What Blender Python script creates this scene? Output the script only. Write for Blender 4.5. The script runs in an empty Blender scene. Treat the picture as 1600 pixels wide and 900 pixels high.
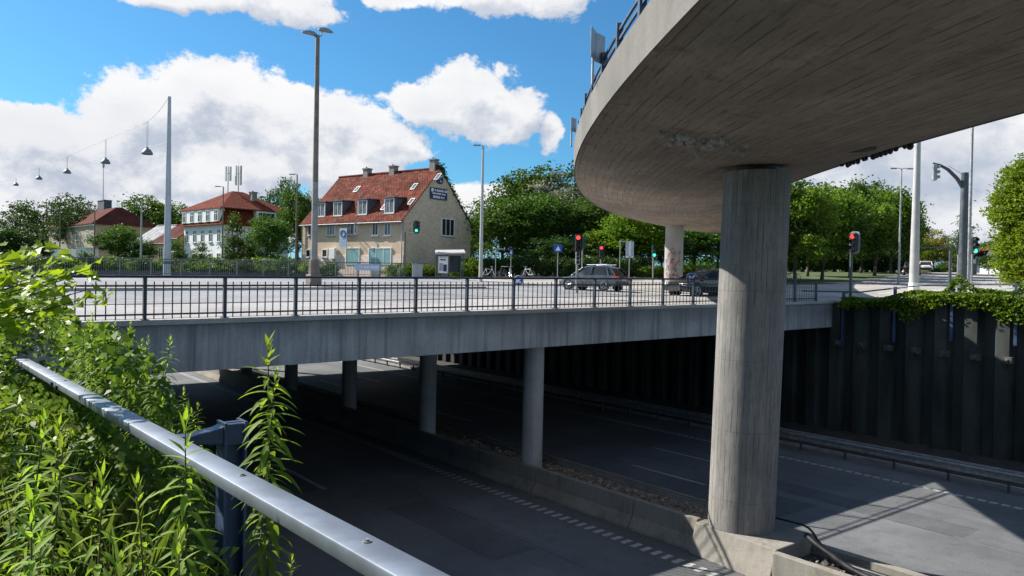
import bpy, math, random
import numpy as np
from mathutils import Vector, Matrix

scene = bpy.context.scene
COL = scene.collection
R = math.radians
rng = random.Random(7)

# ------------------------------------------------------------------ camera
FPX, ROLL, PITCH, ZC = 1200.0, 0.020, math.atan(17 / 1200.0), 1.29
c_, s_ = math.cos(PITCH), math.sin(PITCH)
FWD = Vector((0, c_, -s_)); UP0 = Vector((0, s_, c_)); RT0 = Vector((1, 0, 0))
RT = RT0 * math.cos(ROLL) + UP0 * math.sin(ROLL)
UP = UP0 * math.cos(ROLL) - RT0 * math.sin(ROLL)
CAMP = Vector((0, 0, ZC))
cd = bpy.data.cameras.new('camera'); cam = bpy.data.objects.new('camera', cd); COL.objects.link(cam)
cd.sensor_width = 36; cd.lens = FPX / 1600 * 36; cd.clip_start = 0.05; cd.clip_end = 3000
M = Matrix.Identity(4)
for i in range(3):
    M[i][0], M[i][1], M[i][2], M[i][3] = RT[i], UP[i], -FWD[i], CAMP[i]
cam.matrix_world = M
scene.camera = cam

# ------------------------------------------------------------------ light
SUN_EL, SUN_XY = R(38.2), Vector((-0.908, 0.419)).normalized()
SUN_DIR = Vector((SUN_XY.x * math.cos(SUN_EL), SUN_XY.y * math.cos(SUN_EL), math.sin(SUN_EL)))
sd = bpy.data.lights.new('sun', 'SUN'); so = bpy.data.objects.new('sun', sd); COL.objects.link(so)
sd.energy = 5.0; sd.angle = R(0.53); sd.color = (1.0, 0.945, 0.86)
so.rotation_euler = SUN_DIR.to_track_quat('Z', 'Y').to_euler(); so.location = (-40, 20, 60)
scene.view_settings.view_transform = 'Standard'; scene.view_settings.look = 'None'
scene.view_settings.exposure = 0.92; scene.view_settings.gamma = 1.0; scene.view_settings.use_curve_mapping = False
SKY_STRENGTH = 0.060
scene.render.engine = 'CYCLES'
scene.cycles.max_bounces = 6; scene.cycles.diffuse_bounces = 4; scene.cycles.glossy_bounces = 2
scene.cycles.transmission_bounces = 3; scene.cycles.transparent_max_bounces = 6
scene.cycles.caustics_reflective = False; scene.cycles.caustics_refractive = False
scene.cycles.use_denoising = True

class NT:                                           # tiny node-graph helper
    def __init__(s, tree): s.t = tree; s.n = tree.nodes; s.l = tree.links
    def node(s, kind, **kw):
        n = s.n.new(kind)
        for k, v in kw.items(): setattr(n, k, v)
        return n
    def put(s, sock, v):
        if hasattr(v, 'is_output'): s.l.new(v, sock)
        elif v is not None: sock.default_value = v
    def m(s, op, a, b=None, c=None, clamp=False):
        n = s.node('ShaderNodeMath', operation=op, use_clamp=clamp)
        for i, v in enumerate((a, b, c)):
            if v is not None: s.put(n.inputs[i], v)
        return n.outputs[0]
    def xyz(s, x, y, z):
        n = s.node('ShaderNodeCombineXYZ')
        for i, v in enumerate((x, y, z)): s.put(n.inputs[i], v)
        return n.outputs[0]
    def noise(s, vec, scale, detail=4, rough=0.55, dist=0.0):
        n = s.node('ShaderNodeTexNoise'); s.put(n.inputs['Vector'], vec)
        n.inputs['Scale'].default_value = scale; n.inputs['Detail'].default_value = detail
        n.inputs['Roughness'].default_value = rough; n.inputs['Distortion'].default_value = dist
        return n.outputs[0]
    def ramp(s, v, lo, hi, a=0.0, b=1.0, smooth=True):
        n = s.node('ShaderNodeMapRange', interpolation_type='SMOOTHSTEP' if smooth else 'LINEAR', clamp=True)
        s.put(n.inputs[0], v)
        for i, q in enumerate((lo, hi, a, b)): s.put(n.inputs[i + 1], q)
        return n.outputs[0]
    def mix(s, f, a, b, kind='MIX'):
        n = s.node('ShaderNodeMix', data_type='RGBA', blend_type=kind)
        s.put(n.inputs[0], f)
        for i, v in ((6, a), (7, b)):
            if isinstance(v, (tuple, list)): v = tuple(v)[:3] + (1.0,)
            s.put(n.inputs[i], v)
        return n.outputs[2]
    def scale(s, vec, sc):
        n = s.node('ShaderNodeVectorMath', operation='MULTIPLY'); s.put(n.inputs[0], vec); n.inputs[1].default_value = sc
        return n.outputs[0]

def pix_dir(px, py):
    """(azimuth, elevation) of a sight line, for placing clouds on the sky"""
    d = FWD + RT * ((px - 800) / FPX) - UP * ((py - 450) / FPX)
    return math.atan2(d.x, d.y), math.atan2(d.z, math.hypot(d.x, d.y))

world = bpy.data.worlds.new('World'); scene.world = world; world.use_nodes = True
wn = NT(world.node_tree); wn.n.clear()
sky = wn.node('ShaderNodeTexSky', sky_type='NISHITA')
sky.sun_disc = False; sky.sun_elevation = SUN_EL; sky.sun_rotation = math.atan2(SUN_XY.x, SUN_XY.y)
sky.altitude = 0; sky.air_density = 1.0; sky.dust_density = 0.6; sky.ozone_density = 2.2
tc = wn.node('ShaderNodeTexCoord'); sep = wn.node('ShaderNodeSeparateXYZ'); wn.l.new(tc.outputs['Generated'], sep.inputs[0])
X, Y, Z = sep.outputs
AZ = wn.m('ARCTAN2', X, Y); EL = wn.m('ARCSINE', Z)
CLOUDS = [  # px, py, rx, ry of each heap of cloud as it stands in the sky
    (330, 150, 120, 62), (235, 195, 120, 72), (430, 180, 105, 60), (120, 232, 150, 66), (30, 235, 120, 70), (535, 205, 105, 58),
    (610, 232, 66, 34), (300, 262, 320, 62), (150, 330, 400, 44), (540, 266, 130, 28),
    (735, 158, 72, 56), (795, 180, 62, 42), (672, 168, 58, 30), (862, 208, 20, 34),
    (390, -12, 130, 40), (270, -14, 80, 26), (470, 18, 60, 22), (790, -20, 110, 38), (870, -16, 70, 40), (620, -12, 55, 20),
    (755, 312, 80, 26), (700, 345, 160, 30), (1500, 215, 330, 120), (1420, 345, 300, 75), (1130, 40, 90, 60)]
def density(az, el):
    f = None
    for px, py, rx, ry in CLOUDS:
        a, e = pix_dir(px, py)
        ra, re = rx / FPX * math.cos(a) ** 2 * 1.12, ry / FPX * math.cos(a) * 1.12
        qa = wn.m('MULTIPLY', wn.m('SUBTRACT', az, a), 1 / ra); qe = wn.m('MULTIPLY', wn.m('SUBTRACT', el, e), 1 / re)
        q = wn.m('SQRT', wn.m('ADD', wn.m('MULTIPLY', qa, qa), wn.m('MULTIPLY', qe, qe)))
        g = wn.m('SUBTRACT', 1.0, q)
        g = wn.m('MINIMUM', g, 0.55)
        f = g if f is None else wn.m('SMOOTH_MAX', f, g, 0.18)
    # the rest of the sky, away from the view: loose heaps
    back = wn.ramp(wn.m('ABSOLUTE', az), 0.75, 1.0)
    far_ = wn.m('MULTIPLY', wn.m('SUBTRACT', wn.noise(tc.outputs['Generated'], 2.2, 3), 0.52), 3.0)
    f = wn.m('ADD', wn.m('MULTIPLY', f, wn.m('SUBTRACT', 1.0, back)), wn.m('MULTIPLY', far_, back))
    v = wn.xyz(az, wn.m('MULTIPLY', el, 1.25), 0.0)
    n1 = wn.noise(v, 9.0, 9, 0.58, 0.3); n2 = wn.noise(v, 28.0, 8, 0.66)
    w = wn.m('ADD', wn.m('MULTIPLY', wn.m('SUBTRACT', n1, 0.5), 1.9), wn.m('MULTIPLY', wn.m('SUBTRACT', n2, 0.5), 1.05))
    return wn.m('ADD', f, w), n1
D0, N0 = density(AZ, EL)
D1, _ = density(wn.m('SUBTRACT', AZ, 0.022), wn.m('ADD', EL, 0.032))
cover = wn.ramp(D0, -0.02, 0.20)
lit = wn.ramp(wn.m('SUBTRACT', D0, D1), -0.42, 0.36)
lit = wn.m('MULTIPLY', lit, wn.ramp(D0, 1.5, 0.1, 0.72, 1.0))
v_ = wn.xyz(AZ, wn.m('MULTIPLY', EL, 2.0), 3.0)
grey = wn.ramp(wn.noise(v_, 5.0, 6), 0.40, 0.62)
rightgrey = wn.ramp(AZ, 0.30, 0.46)
lit = wn.m('MULTIPLY', lit, wn.m('SUBTRACT', 1.0, wn.m('MULTIPLY', rightgrey, wn.m('MULTIPLY', grey, 0.45))))
lit = wn.m('ADD', wn.m('MULTIPLY', lit, 0.80), wn.m('MULTIPLY', wn.m('SUBTRACT', 1.0, grey), 0.2))
cloudcol = wn.mix(lit, (0.27, 0.30, 0.36), (0.515, 0.515, 0.52))
skycol = wn.node('ShaderNodeVectorMath', operation='SCALE'); wn.l.new(sky.outputs[0], skycol.inputs[0]); skycol.inputs['Scale'].default_value = SKY_STRENGTH
tint = wn.mix(1.0, skycol.outputs[0], (0.42, 0.92, 1.20), 'MULTIPLY')
haze_low = wn.ramp(EL, 0.0, 0.14, 0.50, 0.0)
tint2 = wn.mix(haze_low, tint, (0.19, 0.34, 0.50))
final = wn.mix(wn.m('MULTIPLY', cover, wn.ramp(EL, -0.05, 0.0)), tint2, cloudcol)
bg = wn.node('ShaderNodeBackground'); wn.l.new(final, bg.inputs[0]); bg.inputs[1].default_value = 1.0
wo = wn.node('ShaderNodeOutputWorld'); wn.l.new(bg.outputs[0], wo.inputs[0])
world.cycles.sampling_method = 'MANUAL'; world.cycles.sample_map_resolution = 512

# ------------------------------------------------------------------ frames: u runs along the road bridge, v along the motorway
BX = Vector((0.7793, 0.6266, 0)); MX = Vector((-0.6266, 0.7793, 0)); UP3 = Vector((0, 0, 1))
TH = math.atan2(0.6266, 0.7793)
def W(u, v, z=0.0): return BX * u + MX * v + Vector((0, 0, z))
def UV(p): return p.x * BX.x + p.y * BX.y, p.x * MX.x + p.y * MX.y
def sst(x, a, b):
    t = min(1.0, max(0.0, (x - a) / (b - a))); return t * t * (3 - 2 * t)
def G(u, v):
    uu = u - 4.7
    z = 0.011 * max(-60, min(uu, 31.3)) + 0.028 * max(0, min(uu - 31.3, 100))
    z += 0.02 * max(0, min(v - 19.5, 36))
    if u > 30: z += 0.55 * (1 - sst(v, 14, 19.3)) * sst(u, 35, 36)
    if u < 3: z -= 0.30 * (1 - sst(v, 8, 16)) * (1 - sst(u, 1.2, 3))
    return z
def ray(px, py): return FWD + RT * ((px - 800) / FPX) - UP * ((py - 450) / FPX)
def at(px, py, Yd):
    d = ray(px, py); return CAMP + d * (Yd / d.y)
def ground_at(px, py, Yd):
    p = at(px, py, Yd); p.z = G(*UV(p)); return p
def hgt(px, py, Yd): return at(px, py, Yd).z

# ------------------------------------------------------------------ materials
MATS = {}
def new_mat(name):
    m = bpy.data.materials.new(name); m.use_nodes = True
    n = NT(m.node_tree); n.n.clear()
    out = n.node('ShaderNodeOutputMaterial'); b = n.node('ShaderNodeBsdfPrincipled'); n.l.new(b.outputs[0], out.inputs[0])
    MATS[name] = m; return m, n, b, out
def mul(c, k): return tuple(min(1, x * k) for x in c[:3]) + (1,)
def simple(name, col, rough=0.6, metal=0.0, var=0.15, scale=3.0, bump=0.0, bscale=40.0, stretch=(1, 1, 1), coat=0.0, spec=0.5):
    m, n, b, o = new_mat(name)
    t = n.node('ShaderNodeTexCoord'); v = n.scale(t.outputs['Object'], stretch)
    f = n.ramp(n.noise(v, scale, 6, 0.6), 0.3, 0.7)
    n.put(b.inputs['Base Color'], n.mix(f, mul(col, 1 - var), mul(col, 1 + var)))
    n.put(b.inputs['Roughness'], rough if metal > 0.8 else n.ramp(f, 0, 1, max(0.03, rough - 0.08), min(1, rough + 0.08)))
    b.inputs['Metallic'].default_value = metal; b.inputs['Coat Weight'].default_value = coat
    b.inputs['Specular IOR Level'].default_value = spec
    if bump:
        bp = n.node('ShaderNodeBump'); bp.inputs['Strength'].default_value = bump; bp.inputs['Distance'].default_value = 0.02
        n.put(bp.inputs['Height'], n.noise(v, bscale, 5, 0.65)); n.l.new(bp.outputs[0], b.inputs['Normal'])
    return m
def leaf_mat(name, c1, c2, trans=0.35, rough=0.5, big=0.6):
    m, n, b, o = new_mat(name)
    g = n.node('ShaderNodeNewGeometry'); t = n.node('ShaderNodeTexCoord')
    f = n.m('ADD', n.m('MULTIPLY', g.outputs['Random Per Island'], 0.6), n.m('MULTIPLY', n.ramp(n.noise(t.outputs['Object'], big, 2), 0.3, 0.7), 0.4))
    oi = n.node('ShaderNodeObjectInfo')
    col = n.mix(f, c1, c2)
    hs = n.node('ShaderNodeHueSaturation'); n.put(hs.inputs['Color'], col)
    n.put(hs.inputs['Value'], n.ramp(oi.outputs['Random'], 0, 1, 0.85, 1.18, False)); n.put(hs.inputs['Hue'], n.ramp(oi.outputs['Random'], 0, 1, 0.490, 0.508, False))
    col = hs.outputs[0]
    n.put(b.inputs['Base Color'], col); b.inputs['Roughness'].default_value = rough; b.inputs['Specular IOR Level'].default_value = 0.22
    tr = n.node('ShaderNodeBsdfTranslucent'); n.put(tr.inputs[0], n.mix(1.0, col, (1.25, 1.2, 0.55), 'MULTIPLY'))
    ms = n.node('ShaderNodeMixShader'); ms.inputs[0].default_value = trans
    n.l.new(b.outputs[0], ms.inputs[1]); n.l.new(tr.outputs[0], ms.inputs[2]); n.l.new(ms.outputs[0], o.inputs[0])
    return m
def concrete(name, col, streak=0.0, boards=0.0, uvmap=False, rust=0.0, board_n=5.0, rough=0.9, bscale=60, stain=(0.35, 0.33, 0.30)):
    """cast concrete: blotches, pores, rain streaks down its face and the grain of its formwork boards"""
    m, n, b, o = new_mat(name)
    t = n.node('ShaderNodeTexCoord'); v = t.outputs['UV'] if uvmap else t.outputs['Object']
    sp = n.node('ShaderNodeSeparateXYZ'); n.l.new(v, sp.inputs[0])
    big = n.ramp(n.noise(v, 0.55, 8, 0.62), 0.3, 0.72)
    fine = n.ramp(n.noise(v, 9.0, 6, 0.7), 0.25, 0.75)
    c = n.mix(big, mul(col, 0.72), mul(col, 1.22))
    c = n.mix(n.m('MULTIPLY', fine, 0.45), c, mul(col, 0.80))
    c = n.mix(n.m('MULTIPLY', n.ramp(n.noise(v, 22.0, 4, 0.8), 0.48, 0.68), 0.5), c, mul(col, 0.52))
    height = n.m('MULTIPLY', n.noise(v, bscale, 5, 0.7), 0.5)
    if streak:
        sv = n.scale(v, (2.6, 2.6, 0.10)); s1 = n.ramp(n.noise(sv, 1.0, 7, 0.68), 0.46, 0.68)
        sv2 = n.scale(v, (9, 9, 0.22)); s2 = n.ramp(n.noise(sv2, 1.0, 4, 0.6), 0.50, 0.72)
        c = n.mix(n.m('MULTIPLY', s1, streak), c, mul(mul(col, 1.0), 0.42)); c = n.mix(n.m('MULTIPLY', s2, streak * 0.5), c, mul(col, 1.35))
    if name == 'girder':                                  # soot that has run down from the coping
        soot = n.ramp(n.m('ADD', sp.outputs[2], n.m('MULTIPLY', n.noise(n.scale(v, (1.4, 1.4, 0.25)), 1.0, 6, 0.7), 1.1)), -0.15, 0.65)
        c = n.mix(n.m('MULTIPLY', soot, 0.62), c, mul(col, 0.30))
    if boards:
        bx = n.m('MULTIPLY', sp.outputs[1], board_n)
        bi = n.m('FLOOR', bx); fr = n.m('FRACT', bx)
        wn_ = n.node('ShaderNodeTexWhiteNoise', noise_dimensions='2D')
        seg = n.m('FLOOR', n.m('ADD', n.m('MULTIPLY', sp.outputs[0], 0.28), n.m('MULTIPLY', bi, 0.37)))
        n.put(wn_.inputs['Vector'], n.xyz(bi, seg, 0.0))
        c = n.mix(n.m('MULTIPLY', wn_.outputs[0], boards * 0.75), c, mul(col, 0.50))
        grain = n.noise(n.scale(v, (1.5, 15, 1)), 1.0, 8, 0.78)
        c = n.mix(n.m('MULTIPLY', n.ramp(grain, 0.48, 0.64), boards), c, mul(col, 0.36))
        edge = n.m('LESS_THAN', fr, 0.13)
        patch = n.ramp(n.noise(n.scale(v, (0.8, 2.2, 1)), 1.0, 5), 0.46, 0.56)
        c = n.mix(n.m('MULTIPLY', n.m('MULTIPLY', edge, patch), boards), c, mul(col, 0.16))
        height = n.m('ADD', height, n.m('SUBTRACT', n.m('MULTIPLY', wn_.outputs[0], 0.8), n.m('MULTIPLY', edge, 0.9)))
        height = n.m('ADD', height, n.m('MULTIPLY', grain, 0.8))
    if rust:
        rr = n.ramp(n.noise(v, 1.1, 7, 0.7), 0.50, 0.70)
        c = n.mix(n.m('MULTIPLY', rr, rust), c, stain)
    n.put(b.inputs['Base Color'], c); b.inputs['Roughness'].default_value = rough; b.inputs['Specular IOR Level'].default_value = 0.3
    bp = n.node('ShaderNodeBump'); bp.inputs['Strength'].default_value = 0.55; bp.inputs['Distance'].default_value = 0.02
    n.put(bp.inputs['Height'], height); n.l.new(bp.outputs[0], b.inputs['Normal'])
    return m
def asphalt(name, col, rough=0.85, lane=0.0, patch=0.3, crack=0.35):
    m, n, b, o = new_mat(name)
    t = n.node('ShaderNodeTexCoord'); v = t.outputs['Object']
    rot = n.node('ShaderNodeVectorRotate', rotation_type='Z_AXIS'); n.l.new(v, rot.inputs[0]); rot.inputs['Angle'].default_value = -TH
    q = rot.outputs[0]
    big = n.ramp(n.noise(q, 0.22, 7, 0.6), 0.3, 0.7); stone = n.noise(q, 55.0, 3, 0.8)
    trk = n.ramp(n.noise(n.scale(q, (1.0, 0.03, 1) if lane else (0.06, 0.9, 1)), 1.1, 5, 0.6), 0.35, 0.65)
    c = n.mix(big, mul(col, 1 - patch), mul(col, 1 + patch)); c = n.mix(n.m('MULTIPLY', trk, 0.35), c, mul(col, 0.6))
    sp2_ = n.noise(q, 17.0, 4, 0.85); c = n.mix(n.ramp(sp2_, 0.53, 0.70, 0, 0.7), c, mul(col, 1.6)); c = n.mix(n.ramp(sp2_, 0.47, 0.32, 0, 0.7), c, mul(col, 0.5))
    c = n.mix(n.ramp(stone, 0.56, 0.76), c, mul(col, 1.75)); c = n.mix(n.ramp(stone, 0.44, 0.28), c, mul(col, 0.55))
    blot = n.noise(q, 1.6, 7, 0.72); c = n.mix(n.ramp(blot, 0.46, 0.66, 0, 0.45), c, mul(col, 0.62)); c = n.mix(n.ramp(n.noise(q, 9.0, 6, 0.75), 0.5, 0.7, 0, 0.4), c, mul(col, 1.45))
    cr = n.node('ShaderNodeTexVoronoi', feature='DISTANCE_TO_EDGE'); n.put(cr.inputs['Vector'], n.scale(q, (0.13, 0.07, 1))); cr.inputs['Scale'].default_value = 1.0
    wob = n.m('ADD', cr.outputs['Distance'], n.m('MULTIPLY', n.m('SUBTRACT', n.noise(q, 2.5, 4), 0.5), 0.012))
    c = n.mix(n.ramp(wob, 0.006, 0.0, 0, crack), c, mul(col, 0.35))
    n.put(b.inputs['Base Color'], c); n.put(b.inputs['Roughness'], n.ramp(big, 0, 1, rough - 0.1, rough + 0.06)); b.inputs['Specular IOR Level'].default_value = 0.35
    bp = n.node('ShaderNodeBump'); bp.inputs['Strength'].default_value = 0.5; bp.inputs['Distance'].default_value = 0.01
    n.put(bp.inputs['Height'], stone); n.l.new(bp.outputs[0], b.inputs['Normal'])
    return m
def paint_mark(name, col, wear=0.5):
    m, n, b, o = new_mat(name)
    t = n.node('ShaderNodeTexCoord')
    f = n.ramp(n.noise(t.outputs['Object'], 14.0, 6, 0.7), 0.40, 0.62)
    n.put(b.inputs['Base Color'], n.mix(n.m('MULTIPLY', f, wear), col, (0.16, 0.16, 0.16))); b.inputs['Roughness'].default_value = 0.7
    return m
def brick(name, c1, c2, mortar, scale=1.0, dirt=0.4):
    m, n, b, o = new_mat(name)
    t = n.node('ShaderNodeTexCoord'); sp = n.node('ShaderNodeSeparateXYZ'); n.l.new(t.outputs['Object'], sp.inputs[0])
    v = n.xyz(n.m('ADD', sp.outputs[0], sp.outputs[1]), sp.outputs[2], 0.0)
    bt = n.node('ShaderNodeTexBrick'); n.put(bt.inputs['Vector'], v)
    bt.inputs['Scale'].default_value = scale; bt.inputs['Brick Width'].default_value = 0.24; bt.inputs['Row Height'].default_value = 0.08
    bt.inputs['Mortar Size'].default_value = 0.010; bt.inputs['Bias'].default_value = 0.0
    bt.inputs['Color1'].default_value = c1 + (1,); bt.inputs['Color2'].default_value = c2 + (1,); bt.inputs['Mortar'].default_value = mortar + (1,)
    big = n.ramp(n.noise(t.outputs['Object'], 0.5, 7, 0.65), 0.35, 0.7); mid = n.ramp(n.noise(t.outputs['Object'], 3.2, 5, 0.7), 0.4, 0.65)
    c = n.mix(n.m('MULTIPLY', big, dirt), bt.outputs[0], mul(c2, 0.45)); c = n.mix(n.m('MULTIPLY', mid, 0.35), c, mul(c1, 1.15))
    n.put(b.inputs['Base Color'], c); b.inputs['Roughness'].default_value = 0.9; b.inputs['Specular IOR Level'].default_value = 0.2
    return m
def tiles(name, c1, c2, moss, mossy=0.4, weather=0.5):
    m, n, b, o = new_mat(name)
    t = n.node('ShaderNodeTexCoord'); sp = n.node('ShaderNodeSeparateXYZ'); n.l.new(t.outputs['Object'], sp.inputs[0])
    row = n.m('MULTIPLY', sp.outputs[2], 4.2); colm = n.m('MULTIPLY', n.m('ADD', sp.outputs[0], sp.outputs[1]), 4.4)
    wn_ = n.node('ShaderNodeTexWhiteNoise', noise_dimensions='2D'); n.put(wn_.inputs['Vector'], n.xyz(n.m('FLOOR', row), n.m('FLOOR', colm), 0.0))
    c = n.mix(wn_.outputs[0], c1, c2)
    c = n.mix(n.m('MULTIPLY', n.ramp(n.noise(t.outputs['Object'], 0.7, 7, 0.65), 0.42, 0.62), weather), c, mul(c1, 0.38))
    c = n.mix(n.m('MULTIPLY', n.ramp(n.noise(n.scale(t.outputs['Object'], (1, 1, 2.2)), 1.9, 8, 0.78), 0.50, 0.60), mossy), c, moss)
    prof = n.m('ADD', n.m('SINE', n.m('MULTIPLY', colm, 6.283)), n.m('MULTIPLY', n.m('FRACT', row), -1.6))
    n.put(b.inputs['Base Color'], c); b.inputs['Roughness'].default_value = 0.95; b.inputs['Specular IOR Level'].default_value = 0.12
    bp = n.node('ShaderNodeBump'); bp.inputs['Strength'].default_value = 0.55; bp.inputs['Distance'].default_value = 0.035
    n.put(bp.inputs['Height'], n.m('ADD', prof, n.m('MULTIPLY', n.noise(t.outputs['Object'], 2.0, 6, 0.8), 5.0))); n.l.new(bp.outputs[0], b.inputs['Normal'])
    return m
def glow(name, col, k):
    m, n, b, o = new_mat(name)
    b.inputs['Base Color'].default_value = mul(col, 0.5); b.inputs['Emission Color'].default_value = tuple(col) + (1,); b.inputs['Emission Strength'].default_value = k
    return m

concrete('soffit', (0.40, 0.335, 0.272), boards=0.58, uvmap=True, board_n=4.6, rust=0.62, stain=(0.13, 0.095, 0.07))
concrete('fascia', (0.19, 0.182, 0.168), streak=0.22, rust=0.5, stain=(0.09, 0.085, 0.075))
concrete('column', (0.29, 0.278, 0.262), uvmap=True, boards=0.62, board_n=7.0)
concrete('girder', (0.42, 0.425, 0.43), streak=0.80)
concrete('coping', (0.42, 0.41, 0.39), rust=0.2)
concrete('thin_column', (0.42, 0.42, 0.41), streak=0.3)
concrete('barrier', (0.27, 0.25, 0.215), streak=0.5, rust=0.45, stain=(0.10, 0.09, 0.07))
concrete('plinth', (0.29, 0.272, 0.240), streak=0.4, rust=0.65, stain=(0.14, 0.11, 0.08))
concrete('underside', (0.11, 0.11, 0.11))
asphalt('motorway', (0.140, 0.147, 0.153), lane=1, rough=0.72, crack=0.0)
asphalt('deck_road', (0.25, 0.25, 0.26), rough=0.85)
asphalt('footway', (0.34, 0.325, 0.32), rough=0.9)
asphalt('junction', (0.36, 0.335, 0.31), rough=0.9)
asphalt('paving', (0.36, 0.335, 0.31), rough=0.92, patch=0.4)
paint_mark('white_mark', (0.72, 0.72, 0.70)); paint_mark('dull_mark', (0.50, 0.50, 0.49), 0.7)
simple('kerb', (0.33, 0.32, 0.31), 0.9, var=0.25, scale=1.2)
simple('grass_ground', (0.060, 0.085, 0.022), 0.95, var=0.45, scale=0.5, bump=0.7, bscale=18)
simple('soil', (0.060, 0.048, 0.034), 0.95, var=0.35, scale=2.5, bump=0.8, bscale=25)
simple('verge_soil', (0.040, 0.038, 0.034), 0.95, var=0.5, scale=3, bump=0.9, bscale=30)
simple('verge_gravel', (0.20, 0.150, 0.115), 0.95, var=0.5, scale=4, bump=0.9, bscale=35)
simple('rail_paint', (0.028, 0.036, 0.052), 0.42, var=0.25, scale=4)
simple('far_rail_paint', (0.085, 0.105, 0.115), 0.5, var=0.2)
simple('blue_paint', (0.036, 0.060, 0.120), 0.45, var=0.3, scale=6, bump=0.08, bscale=60)
simple('fly_rail_paint', (0.040, 0.072, 0.125), 0.45, var=0.2)
simple('galvanised', (0.225, 0.252, 0.295), 0.56, 0.85, var=0.16, scale=7.0)
simple('anchor_steel', (0.10, 0.10, 0.095), 0.7, 0.3, var=0.5, scale=8)
simple('galv_dull', (0.32, 0.33, 0.34), 0.55, 0.6, var=0.25, scale=5)
simple('mast_grey', (0.26, 0.26, 0.25), 0.55, 0.3, var=0.25, scale=1.5)
simple('mast_rusty', (0.20, 0.165, 0.14), 0.7, 0.1, var=0.3, scale=1.2)
simple('white_mast', (0.46, 0.50, 0.54), 0.45, 0.0, var=0.1, scale=1)
simple('pale_mast', (0.42, 0.42, 0.41), 0.5, 0.0, var=0.12, scale=1)
simple('dark_mast', (0.075, 0.09, 0.10), 0.45, 0.3, var=0.2)
simple('sheet_pile', (0.036, 0.043, 0.039), 0.75, 0.0, var=0.6, scale=0.9, bump=0.25, bscale=20, stretch=(1, 1, 0.25))
simple('seam_tar', (0.05, 0.05, 0.052), 0.7)
simple('black_plastic', (0.018, 0.018, 0.020), 0.45, var=0.3)
simple('red_cable', (0.42, 0.03, 0.025), 0.5, var=0.3)
simple('white_paint', (0.80, 0.80, 0.78), 0.6, var=0.06)
simple('sill_grey', (0.42, 0.42, 0.41), 0.7)
simple('plaster', (0.78, 0.63, 0.51), 0.9, var=0.18, scale=1.3, bump=0.15)
simple('white_wall', (0.80, 0.81, 0.83), 0.9, var=0.10, scale=0.8)
simple('yellow_wall', (0.58, 0.42, 0.17), 0.9, var=0.15, scale=0.8)
simple('slate', (0.085, 0.095, 0.115), 0.7, var=0.25, scale=2)
simple('zinc', (0.20, 0.22, 0.25), 0.55, 0.4, var=0.2)
simple('chimney_stone', (0.27, 0.24, 0.21), 0.9, var=0.3, scale=4)
simple('dark_glass', (0.022, 0.027, 0.034), 0.10, var=0.3, scale=1.5, spec=0.35)
simple('curtain_glass', (0.13, 0.14, 0.155), 0.12, var=0.85, scale=2.2, stretch=(3, 3, 0.4), spec=0.4)
simple('green_blind', (0.22, 0.40, 0.40), 0.25, var=0.10, scale=1)
simple('car_silver', (0.12, 0.125, 0.14), 0.22, 0.6, var=0.05, coat=1.0)
simple('car_black', (0.012, 0.013, 0.016), 0.2, 0.2, var=0.05, coat=1.0)
simple('car_white', (0.72, 0.73, 0.74), 0.3, 0.0, var=0.03, coat=1.0)
simple('tyre', (0.016, 0.016, 0.017), 0.8, var=0.2)
simple('rim', (0.50, 0.51, 0.53), 0.3, 0.9, var=0.1)
simple('tail_red', (0.55, 0.02, 0.02), 0.2, var=0.1, coat=1.0)
simple('lamp_clear', (0.75, 0.77, 0.80), 0.1, var=0.05)
simple('plate_white', (0.75, 0.75, 0.73), 0.5, var=0.05)
simple('sign_blue', (0.012, 0.075, 0.42), 0.4, var=0.06)
simple('navy_board', (0.020, 0.028, 0.085), 0.5, var=0.12)
simple('pale_blue_board', (0.36, 0.47, 0.66), 0.5, var=0.08)
simple('sign_white', (0.78, 0.78, 0.78), 0.45, var=0.05)
simple('grey_plate', (0.33, 0.35, 0.37), 0.45, 0.4, var=0.12)
simple('signal_green_body', (0.012, 0.05, 0.035), 0.4, var=0.1)
simple('signal_black', (0.015, 0.016, 0.018), 0.5, var=0.1)
simple('bark', (0.085, 0.065, 0.048), 0.95, var=0.35, scale=5, bump=0.8, bscale=30, stretch=(1, 1, 0.3))
simple('pale_bark', (0.24, 0.22, 0.19), 0.9, var=0.3, scale=3)
simple('stem', (0.115, 0.095, 0.045), 0.8, var=0.3, scale=8)
simple('green_stem', (0.10, 0.17, 0.035), 0.7, var=0.3, scale=8)
simple('old_wood', (0.12, 0.10, 0.085), 0.9, var=0.3, scale=3)
simple('twig', (0.055, 0.040, 0.030), 0.9, var=0.3)
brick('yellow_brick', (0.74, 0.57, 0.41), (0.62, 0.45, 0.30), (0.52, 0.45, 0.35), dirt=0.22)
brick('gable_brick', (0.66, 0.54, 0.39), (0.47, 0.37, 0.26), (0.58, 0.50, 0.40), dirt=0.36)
brick('grey_brick', (0.42, 0.36, 0.28), (0.32, 0.27, 0.21), (0.36, 0.32, 0.27), dirt=0.35)
tiles('red_tiles', (0.185, 0.040, 0.022), (0.085, 0.024, 0.017), (0.22, 0.135, 0.10), 0.50, 0.85)
tiles('orange_tiles', (0.185, 0.038, 0.018), (0.105, 0.024, 0.014), (0.16, 0.10, 0.05), 0.25, 0.35)
tiles('dull_tiles', (0.14, 0.040, 0.030), (0.10, 0.030, 0.024), (0.10, 0.08, 0.05), 0.35, 0.6)
leaf_mat('leaf_mid', (0.034, 0.082, 0.012), (0.088, 0.165, 0.024))
leaf_mat('leaf_dark', (0.022, 0.058, 0.014), (0.055, 0.110, 0.022), 0.32)
leaf_mat('leaf_fresh', (0.075, 0.150, 0.012), (0.165, 0.265, 0.026), 0.42)
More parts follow.
